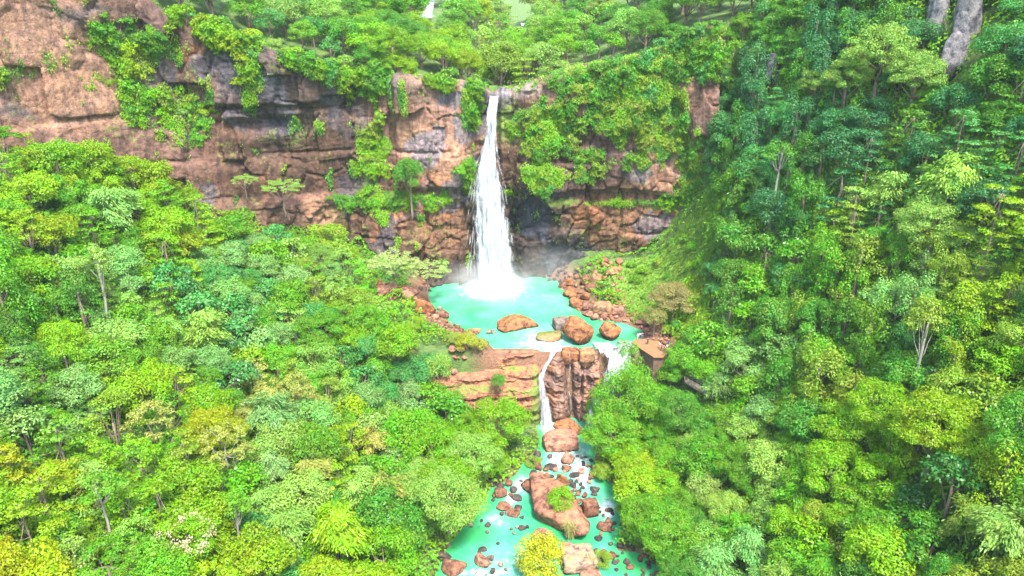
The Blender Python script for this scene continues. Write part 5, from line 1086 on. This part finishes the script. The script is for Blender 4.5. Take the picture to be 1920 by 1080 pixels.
banana(tuple(march(1862, 900, 2.0)), .95, 'banana plant half behind the one near the right border', 2)
banana(tuple(march(522, 1070, 3.2)), 1.3, 'pale banana plant with pointed leaves at the bottom border left of centre', 3, (.35, .45, .22))
banana(tuple(march(588, 790, 3.0)), .8, 'small banana plant amid the lower left forest', 4, (.2, .34, .12))
def blossoms(root, zc, R, H, mat, n, seed, cl=.35, zmin=0.):
    r = np.random.default_rng(seed); P = []
    for i in range(n):
        d = r.normal(size=3); d /= np.linalg.norm(d); d[2] = abs(d[2]) * .8 + zmin; c = np.array((d[0] * R, d[1] * R, zc + d[2] * H)); P.append(c + r.normal(size=(40, 3)) * cl)
    P = np.concatenate(P); V, Fq = leaves(P, r.normal(size=P.shape) + np.array((0, 0, 1.)), np.full(len(P), .22), np.full(len(P), .2), r); me = raw_mesh('blossoms', V, Fq, False, {'var': r.random(len(V))}); obj('blossoms', me, mat, root)
for t_ in TREES:
    if t_[5] and 'yellow flowers' in t_[5]: blossoms(t_[0], 7.6, 2.3, 2.3, flower_mat('yellow_petals', (.62, .50, .02)), 9, 1, .28, .3)
    if t_[5] and 'fresh green slender tree' in t_[5]: pass
r_ = hero(345, 1010, B, 'lime green', 1.0, 'green tree with cream blossom clusters near the bottom left', 3); blossoms(r_, 6.8, 3.6, 3.2, flower_mat('cream_petals', (.48, .42, .24)), 34, 2, .3)

# ------------------------------------------------------------------ viewing platform, railing, hut
def prism(top, z1, mb):
    n = len(top); vs = [tuple(p) for p in top] + [(p[0], p[1], z1) for p in top]; mb.add(vs, [tuple(range(n - 1, -1, -1)) if False else tuple(range(n))] + [tuple(range(2 * n - 1, n - 1, -1))] + [(i, i + n, (i + 1) % n + n, (i + 1) % n) for i in range(n)])
def conc(name, c1, c2, sc=1.2):
    m, nt, n, l, b = newmat(name); g = N(nt, 'ShaderNodeNewGeometry'); a = noise(nt, g.outputs['Position'], sc, 8, .7); r = ramp(nt, a.outputs[0], [(.35, c1), (.65, c2)]); l.new(r.outputs[0], b.inputs['Base Color']); b.inputs['Roughness'].default_value = .9; return m
PZ = 1.5
root = empty('retaining_wall', tuple(G(1210, 655, 0)))
tag(root, 'brown concrete retaining wall and platform at the right side of the cascade', 'wall'); off = Vector(root.location)
def rel(ps): return [tuple(Vector(tuple(map(float, p))) - off) for p in ps]
mb = MB(); top = [G(*q, PZ) for q in [(1184, 642), (1226, 669), (1243, 669), (1258, 653), (1214, 636), (1192, 636)]]; prism(rel(top), -9 - off.z, mb)
obj('wall', mb.mesh('wall', False), conc('stained_concrete', (.07, .042, .03), (.17, .095, .06)), root)
mb = MB(); top2 = [G(*q, PZ + .12) for q in [(1183.4, 642), (1226, 670), (1243.5, 670), (1259, 653), (1214, 635.4), (1192, 635.4)]]; prism(rel(top2), PZ - .03 - off.z, mb)
obj('deck', mb.mesh('deck', False), conc('clay_floor', (.15, .075, .03), (.24, .125, .055), 2), root)
metal, *_ = newmat('grey_metal'); metal.node_tree.nodes['Principled BSDF'].inputs['Base Color'].default_value = (.28, .25, .2, 1); metal.node_tree.nodes['Principled BSDF'].inputs['Roughness'].default_value = .55
A_, B_ = W(1287, 712, 135.5), W(1341, 745, 130.5)
root = empty('railing_walkway', tuple(A_)); tag(root, 'narrow walkway with thin metal railing leading down through the right slope', 'walkway'); L_ = Vector(tuple(B_ - A_)); yaw = math.atan2(L_.y, L_.x); ln = L_.length; u = L_.normalized(); nrm = Vector((-u.y, u.x, 0)).normalized()
mb = MB(); hw = nrm * .8
mb.add([-hw, L_ - hw, L_ + hw, hw, -hw + Vector((0, 0, -.3)), L_ - hw + Vector((0, 0, -.3)), L_ + hw + Vector((0, 0, -.3)), hw + Vector((0, 0, -.3))], [(0, 1, 2, 3), (7, 6, 5, 4), (0, 4, 5, 1), (1, 5, 6, 2), (2, 6, 7, 3), (3, 7, 4, 0)])
obj('path_slab', mb.mesh('slab', False), conc('path_concrete', (.12, .09, .07), (.22, .16, .12)), root)
for side in (-1, 1):
    mb = MB()
    for h in (.45, .8, 1.1): mb.tube([hw * side + Vector((0, 0, h)), hw * side + L_ + Vector((0, 0, h))], [.04, .04], 5)
    obj('rail', mb.mesh('rail'), metal, root)
    for k in range(8):
        q = L_ * (k / 7) + hw * side; mb = MB(); mb.tube([q + Vector((0, 0, -.1)), q + Vector((0, 0, 1.12))], [.05, .05], 5); obj('post', mb.mesh('post'), metal, root)
for q, lab in ((W(1305, 716, 137.5), 'taller thin metal pole behind the walkway railing, left of two'), (W(1324, 722, 136.0), 'shorter metal pole with a side arm behind the walkway railing')):
    root = empty('metal_pole', tuple(q)); tag(root, lab, 'pole'); mb = MB(); mb.tube([(0, 0, -3), (0, 0, 2.6)], [.06, .05], 6); obj('pole', mb.mesh('pole'), metal, root); mb = MB(); mb.tube([(0, 0, 1.9), (1.1, 0, 2.2), (2.2, .1, 2.2)], [.04, .035, .03], 5); obj('arm', mb.mesh('arm'), metal, root)  # plain metal posts with a side bar, no lamp on them
p = march(983, 56, 0, 200, 800); d = proj(*p)[2]; sc = 15 * d / F / 4.0
root = empty('field_hut', tuple(p), .3, sc); tag(root, 'small pale hut with grey roof in the fields behind the fall', 'hut')
mb = MB(); mb.box((0, 0, .9), (3.2, 2.6, 2.6)); obj('wall', mb.mesh('w', False), conc('plaster', (.35, .35, .34), (.5, .5, .48)), root)
mb = MB(); mb.add([(-2, -1.7, 2.1), (2, -1.7, 2.1), (2, 0, 3.2), (-2, 0, 3.2), (-2, 1.7, 2.1), (2, 1.7, 2.1), (-2, -1.7, 2.0), (2, -1.7, 2.0), (2, 0, 3.05), (-2, 0, 3.05), (-2, 1.7, 2.0), (2, 1.7, 2.0)], [(0, 1, 2, 3), (3, 2, 5, 4), (7, 6, 9, 8), (8, 9, 10, 11), (0, 6, 7, 1), (4, 5, 11, 10), (0, 3, 9, 6), (3, 4, 10, 9), (1, 7, 8, 2), (2, 8, 11, 5)])
obj('roof', mb.mesh('r', False), conc('tin_roof', (.22, .24, .26), (.34, .36, .38)), root)
mb = MB(); mb.box((.2, -1.31, .65), (.8, .06, 1.7)); obj('door', mb.mesh('d', False), metal, root); mb = MB(); mb.box((-.9, -1.31, 1.2), (.7, .06, .6)); obj('window', mb.mesh('wd', False), metal, root)

# ------------------------------------------------------------------ visitors
def plain(name, col, rough=.8):
    m, nt, n, l, b = newmat(name); b.inputs['Base Color'].default_value = (*col, 1); b.inputs['Roughness'].default_value = rough; return m
SKIN = plain('skin', (.36, .20, .13), .6); HAIR = plain('hair', (.02, .015, .012)); CLOTH = {k: plain(k + '_cloth', v) for k, v in dict(white=(.7, .7, .7), black=(.03, .03, .035), red=(.4, .03, .08), navy=(.03, .05, .14), grey=(.3, .3, .32), denim=(.08, .11, .2), khaki=(.3, .25, .16)).items()}
def skin_mesh(name, verts, edges, radii, sub=2):
    me = bpy.data.meshes.new(name); me.from_pydata(verts, edges, []); o = bpy.data.objects.new('tmp', me); COL.objects.link(o); m = o.modifiers.new('s', 'SKIN'); m.use_smooth_shade = True
    for i, r in enumerate(radii): me.skin_vertices[0].data[i].radius = r if hasattr(r, '__len__') else (r, r)
    me.skin_vertices[0].data[0].use_root = True; sb = o.modifiers.new('d', 'SUBSURF'); sb.levels = sub; sb.render_levels = sub
    dg = bpy.context.evaluated_depsgraph_get(); res = bpy.data.meshes.new_from_object(o.evaluated_get(dg)); bpy.data.objects.remove(o); return res
def person(px, py, face, shirt, trous, label, h=1.68, stride=.12, arm='down', long_hair=False):
    g = G(px, py, PZ + .12); k = h / 1.7; root = empty('person', tuple(g), face, k); tag(root, label, 'person', 'visitors on the platform'); s = stride
    ah = [(.19, 0, 1.40), (.25, -.02, 1.12), (.25, .10, .90), (.25, .14, .82)] if arm == 'down' else [(.19, 0, 1.40), (.27, .12, 1.18), (.16, .34, 1.30), (.14, .40, 1.36)]
    V = [(0, 0, .95), (0, 0, 1.15), (0, 0, 1.36), (0, 0, 1.48), (0, .02, 1.56), (0, .02, 1.68), (-.19, 0, 1.40), (-.25, .02, 1.12), (-.25, .06, .88), (-.25, .1, .80)] + ah + [(-.10, 0, .88), (-.10, -s, .48), (-.10, -s * 1.9, .08), (-.10, -s * 1.9 + .14, .04), (.10, 0, .88), (.10, s * .9, .48), (.10, s * 1.3, .08), (.10, s * 1.3 + .14, .04)]
    E = [(0, 1), (1, 2), (2, 3), (3, 4), (4, 5), (2, 6), (6, 7), (7, 8), (8, 9), (2, 10), (10, 11), (11, 12), (12, 13), (0, 14), (14, 15), (15, 16), (16, 17), (0, 18), (18, 19), (19, 20), (20, 21)]
    Rr = [.13, .12, .14, .055, .085, .075, .05, .04, .032, .028, .05, .04, .032, .028, .09, .06, .045, .04, .09, .06, .045, .04]
    b = obj('body', skin_mesh('body', V, E, Rr), SKIN, root); b.name = 'body'
    sv_ = [V[0], V[1], V[2], V[6], V[7], V[10], V[11]]; obj('shirt', skin_mesh('shirt', sv_, [(0, 1), (1, 2), (2, 3), (3, 4), (2, 5), (5, 6)], [.155, .145, .16, .075, .06, .075, .06]), CLOTH[shirt], root)
    tv = [V[0], V[14], V[15], V[16], V[18], V[19], V[20]]; obj('trousers', skin_mesh('trousers', tv, [(0, 1), (1, 2), (2, 3), (0, 4), (4, 5), (5, 6)], [.15, .11, .08, .06, .11, .08, .06]), CLOTH[trous], root)
    hv = [(0, -.02, 1.64), (0, -.01, 1.74)] + ([(0, -.07, 1.45)] if long_hair else []); obj('hair', skin_mesh('hair', hv, [(0, 1)] + ([(0, 2)] if long_hair else []), [.095, .07] + ([.06] if long_hair else [])), HAIR, root)
person(1196, 637, 2.6, 'white', 'grey', 'person in white clothes nearest the pool, leftmost of the visitors', stride=.16)
person(1200, 635, -1.0, 'white', 'black', 'person in white top just behind the leftmost visitor', h=1.6, long_hair=True)
person(1204, 636, -.4, 'black', 'denim', 'person in black top right of the two white-dressed visitors', arm='up')
person(1214, 646, 2.9, 'black', 'black', 'person in black standing alone in the middle of the platform', stride=.05)
person(1237, 654, 1.2, 'white', 'khaki', 'person in white top at the left of the rear group', h=1.6, long_hair=True)
person(1240, 658, 2.8, 'red', 'black', 'person in a dark red top in the rear group', arm='up')
person(1245, 660, -2.0, 'navy', 'black', 'person in navy in the middle of the rear group')
person(1250, 657, .6, 'white', 'grey', 'person in pale clothes at the right of the rear group', h=1.6, long_hair=True)
person(1253, 648, 3.0, 'black', 'navy', 'person in black standing behind the rear group, nearest the slope', stride=.04)

# ------------------------------------------------------------------ spray and haze
def volume(name, dens, col=(1, 1, 1), aniso=0.0, noise_scale=None, falloff=True):
    m = bpy.data.materials.new(name); m.use_nodes = True; nt = m.node_tree; nt.nodes.remove(nt.nodes['Principled BSDF']); pv = N(nt, 'ShaderNodeVolumePrincipled'); pv.inputs['Color'].default_value = (*col, 1); pv.inputs['Anisotropy'].default_value = aniso
    nt.links.new(pv.outputs[0], nt.nodes['Material Output'].inputs['Volume'])
    if noise_scale:
        tc = N(nt, 'ShaderNodeTexCoord'); vl = N(nt, 'ShaderNodeVectorMath', operation='LENGTH'); nt.links.new(tc.outputs['Object'], vl.inputs[0])
        f = math_(nt, 'SUBTRACT', 1.0, vl.outputs['Value'], clamp=True); g = N(nt, 'ShaderNodeNewGeometry'); ns = noise(nt, tc.outputs['Object'], noise_scale, 3, .6)
        q = math_(nt, 'MULTIPLY_ADD', ns.outputs[0], 2.6, -.8, clamp=True); q = math_(nt, 'MULTIPLY', q, f); q = math_(nt, 'MULTIPLY', q, dens); nt.links.new(q, pv.inputs['Density'])
    else: pv.inputs['Density'].default_value = dens
    return m
def spray(loc, dims, dens, label, ns=2.2):
    me = bpy.data.meshes.new('spray'); import bmesh; bm = bmesh.new(); bmesh.ops.create_icosphere(bm, subdivisions=3, radius=1); bm.to_mesh(me); bm.free()
    o = obj('spray_mist', me, volume('spray', dens, noise_scale=ns)); o.location = loc; o.scale = dims; tag(o, label, 'mist', kind='stuff')
spray((FALL[0] + .3, FALL[1] + .3, .6), (12, 6.0, 8.5), .32, 'white spray rising where the waterfall strikes the pool')
spray((FALL[0] + 15, FALL[1] + 2.0, 4), (13, 4, 9), .085, 'thin drifting mist in front of the dark rock right of the fall', 1.6)
spray((FALL[0] - 8, FALL[1] + 2.5, 2.5), (8, 3, 5), .12, 'thin mist at the left foot of the fall', 1.6)
HAZE = .00008
mb = MB(); mb.box((0, 1000, 150), (16000, 16000, 370)); o = obj('haze', mb.mesh('haze', False), volume('air', HAZE, (.78, .92, 1.0))); tag(o, 'pale blue haze filling the valley air', 'haze', kind='stuff')

# ------------------------------------------------------------------ labels
KW = {B: 'round tree', SP: 'spreading tree', TI: 'tiered tree', UM: 'flat-topped tree', BA: 'bamboo clump', AI: 'airy tree', VI: 'vine-draped tree', SL: 'slender tree', LL: 'large-leaved tree'}
def place_name(px, py, y, x):
    if y > 262: return 'in the hazy valley beyond the fall'
    if y > ycl(x) and x < 85:
        return ['on top of the tan left cliff', 'on top of the dark cliff', 'on the rim just left of the fall', 'on the rim just right of the fall', 'on the far right rim'][0 if px < 300 else 1 if px < 680 else 2 if px < 925 else 3 if px < 1120 else 4]
    if px < 960:
        r = 0 if py < 420 else 1 if py < 600 else 2 if py < 760 else 3 if py < 920 else 4; c = 0 if px < 240 else 1 if px < 480 else 2 if px < 700 else 3
        return [['at the foot of the tan left cliff', 'below the left cliff corner', 'below the dark cliff', 'near the left pool shore'], ['by the upper left border', 'on the upper left slope', 'below the flat-topped cliff trees', 'behind the umbrella trees'],
                ['by the left border at mid height', 'around the tall bare trunk', 'on the mid left slope', 'left of the rock ledge'], ['in the left border canopy', 'around the half-bare tan trees', 'on the lower left slope', 'below the rock ledge'],
                ['in the lower left corner', 'in the cream-blossom corner', 'at the bottom left of centre', 'on the lower left bank']][r][c]
    r = 0 if py < 180 else 1 if py < 360 else 2 if py < 540 else 3 if py < 700 else 4 if py < 880 else 5; c = 0 if px < 1360 else 1 if px < 1560 else 2 if px < 1740 else 3
    return [['on the wooded wall above the fall', 'high on the dark right slope', 'around the pale crowned trees', 'in the upper right corner'], ['above the hanging grass', 'beside the slender tall stem', 'under the pale crowned trees', 'on the shaded right wall'],
            ['beside the hanging grass', 'left of the yellowish tiered tree', 'around the yellowish tiered tree', 'by the right border, upper part'], ['behind the visitors', 'on the mid right slope', 'below the hollow vine tree', 'near the grey forked trunk'],
            ['around the walkway railing', 'right of the walkway railing', 'left of the yellow-green dome', 'around the yellow-green dome'], ['on the lower right bank', 'at the bottom right of centre', 'below the lime-green dome', 'in the lower right corner']][r][c]
ORD = ['leftmost', 'second from left', 'third from left', 'fourth from left', 'fifth from left', 'sixth from left', 'seventh from left', 'eighth from left', 'ninth from left', 'tenth from left'] + ['%dth from left' % i for i in range(11, 90)]
buck = {}
for t_ in TREES:
    o = t_[0]; pl = place_name(t_[3], t_[4], o.location.y, o.location.x)
    o['category'] = t_[7] if t_[5] else KW[t_[1]]; o['group'] = (KW[t_[1]] + 's of the forest')
    if t_[5]: o['label'] = t_[5]; continue
    buck.setdefault((t_[2], KW[t_[1]], pl), []).append(t_)
for (cw, kw, pl), L in buck.items():
    L.sort(key=lambda q: q[3])
    for i, t_ in enumerate(L): t_[0]['label'] = '%s %s %s%s' % (cw, kw, pl, '' if len(L) == 1 else ', ' + ORD[i])
VN = ['right beside the fall', 'on the green wall right of the fall', 'on the far right of the cliff', 'under the right rim', 'on the mossy strip right of the fall', 'above the long dark overhang', 'left of the fall lip', 'under the trees left of the pink buttress', 'on top of the pink buttress', 'left of the pink buttress',
      'in the green gully of the tan cliff', 'above the green gully', 'in the lower green gully', 'on the grey rock right of the gully', 'under the left rim', 'below the yellow rim plants', 'at the top border left of the rim', 'at the rim above the grey wall', 'at the right end of the grey wall', 'at the cliff foot right of the gully', 'on the ledge around the cliff tree', 'on the ledge over the brown bulge', 'at the left edge of the falling water', 'at the right end of the overhang', 'at the left border of the cliff', 'where the cliff meets the right slope', 'high on the wooded wall right of the fall', 'on the grass slope right of the pool']
buck = {}; qi = 0; idxs = [i for i, v in enumerate(VINE) for _ in range(v[4])]
for s_ in SHR:
    dmin = min(range(len(VINE)), key=lambda i: ((s_[3] - VINE[i][0]) / VINE[i][2]) ** 2 + ((s_[4] - VINE[i][1]) / VINE[i][3]) ** 2)
    buck.setdefault((s_[2], s_[1], dmin), []).append(s_)
for (cw, kd, vi), L in buck.items():
    L.sort(key=lambda q: q[3])
    for i, s_ in enumerate(L):
        s_[0]['label'] = '%s %s %s%s' % (cw, kd.replace('_', ' '), VN[vi], '' if len(L) == 1 else ', ' + ORD[i]); s_[0]['category'] = 'shrub'; s_[0]['group'] = 'shrubs growing on the cliff'
buck = {}
for r_ in ROCKL:
    o = r_[0]; o['category'] = 'rock outcrop' if o.name.startswith('rock') else 'stone' if o.name.startswith('stone') else 'boulder'
    if r_[3]: o['label'] = r_[3]; o['group'] = 'boulders of the pool and stream'; continue
    o['group'] = r_[4]; c = o.color; sh = 'dark' if c[0] < .1 else 'pinkish' if c[2] / c[0] > .38 and c[0] > .28 else 'brown' if c[0] < .23 else 'orange-brown' if c[1] / c[0] < .53 else 'tan'
    buck.setdefault((sh, o['category'], r_[4]), []).append(r_)
SHORT = {'rocks of the pile on the right pool shore': 'in the right shore pile', 'rocks behind the visitors': 'behind the visitors', 'scree stones on the left pool shore': 'of the left shore scree', 'rocks under the umbrella trees': 'under the umbrella trees', 'dark stones heaped on the right of the giant boulder': 'heaped against the giant boulder', 'wet stones in the right channel': 'in the right channel',
         'stones in the lower left pool': 'in the lower left pool', 'stones round the small green pool': 'by the small green pool', 'dark rocks under the left bank trees': 'under the left bank trees', 'brown rocks under the right bank trees': 'under the right bank trees', 'rocks in the rapids above the giant boulder': 'in the rapids above the giant boulder', 'rocks below the giant boulder': 'below the giant boulder', 'rocks in the left channel': 'in the left channel', 'dark rocks at the cliff foot right of the fall': 'at the cliff foot right of the fall', 'rocks at the cliff foot left of the fall': 'at the cliff foot left of the fall', 'rocks at the left end of the ledge': 'at the left end of the ledge'}
for (sh, ct, g_), L in buck.items():
    L.sort(key=lambda q: q[1])
    for i, r_ in enumerate(L): r_[0]['label'] = '%s %s %s%s' % (sh, ct, SHORT[g_], '' if len(L) == 1 else ', ' + ORD[i])
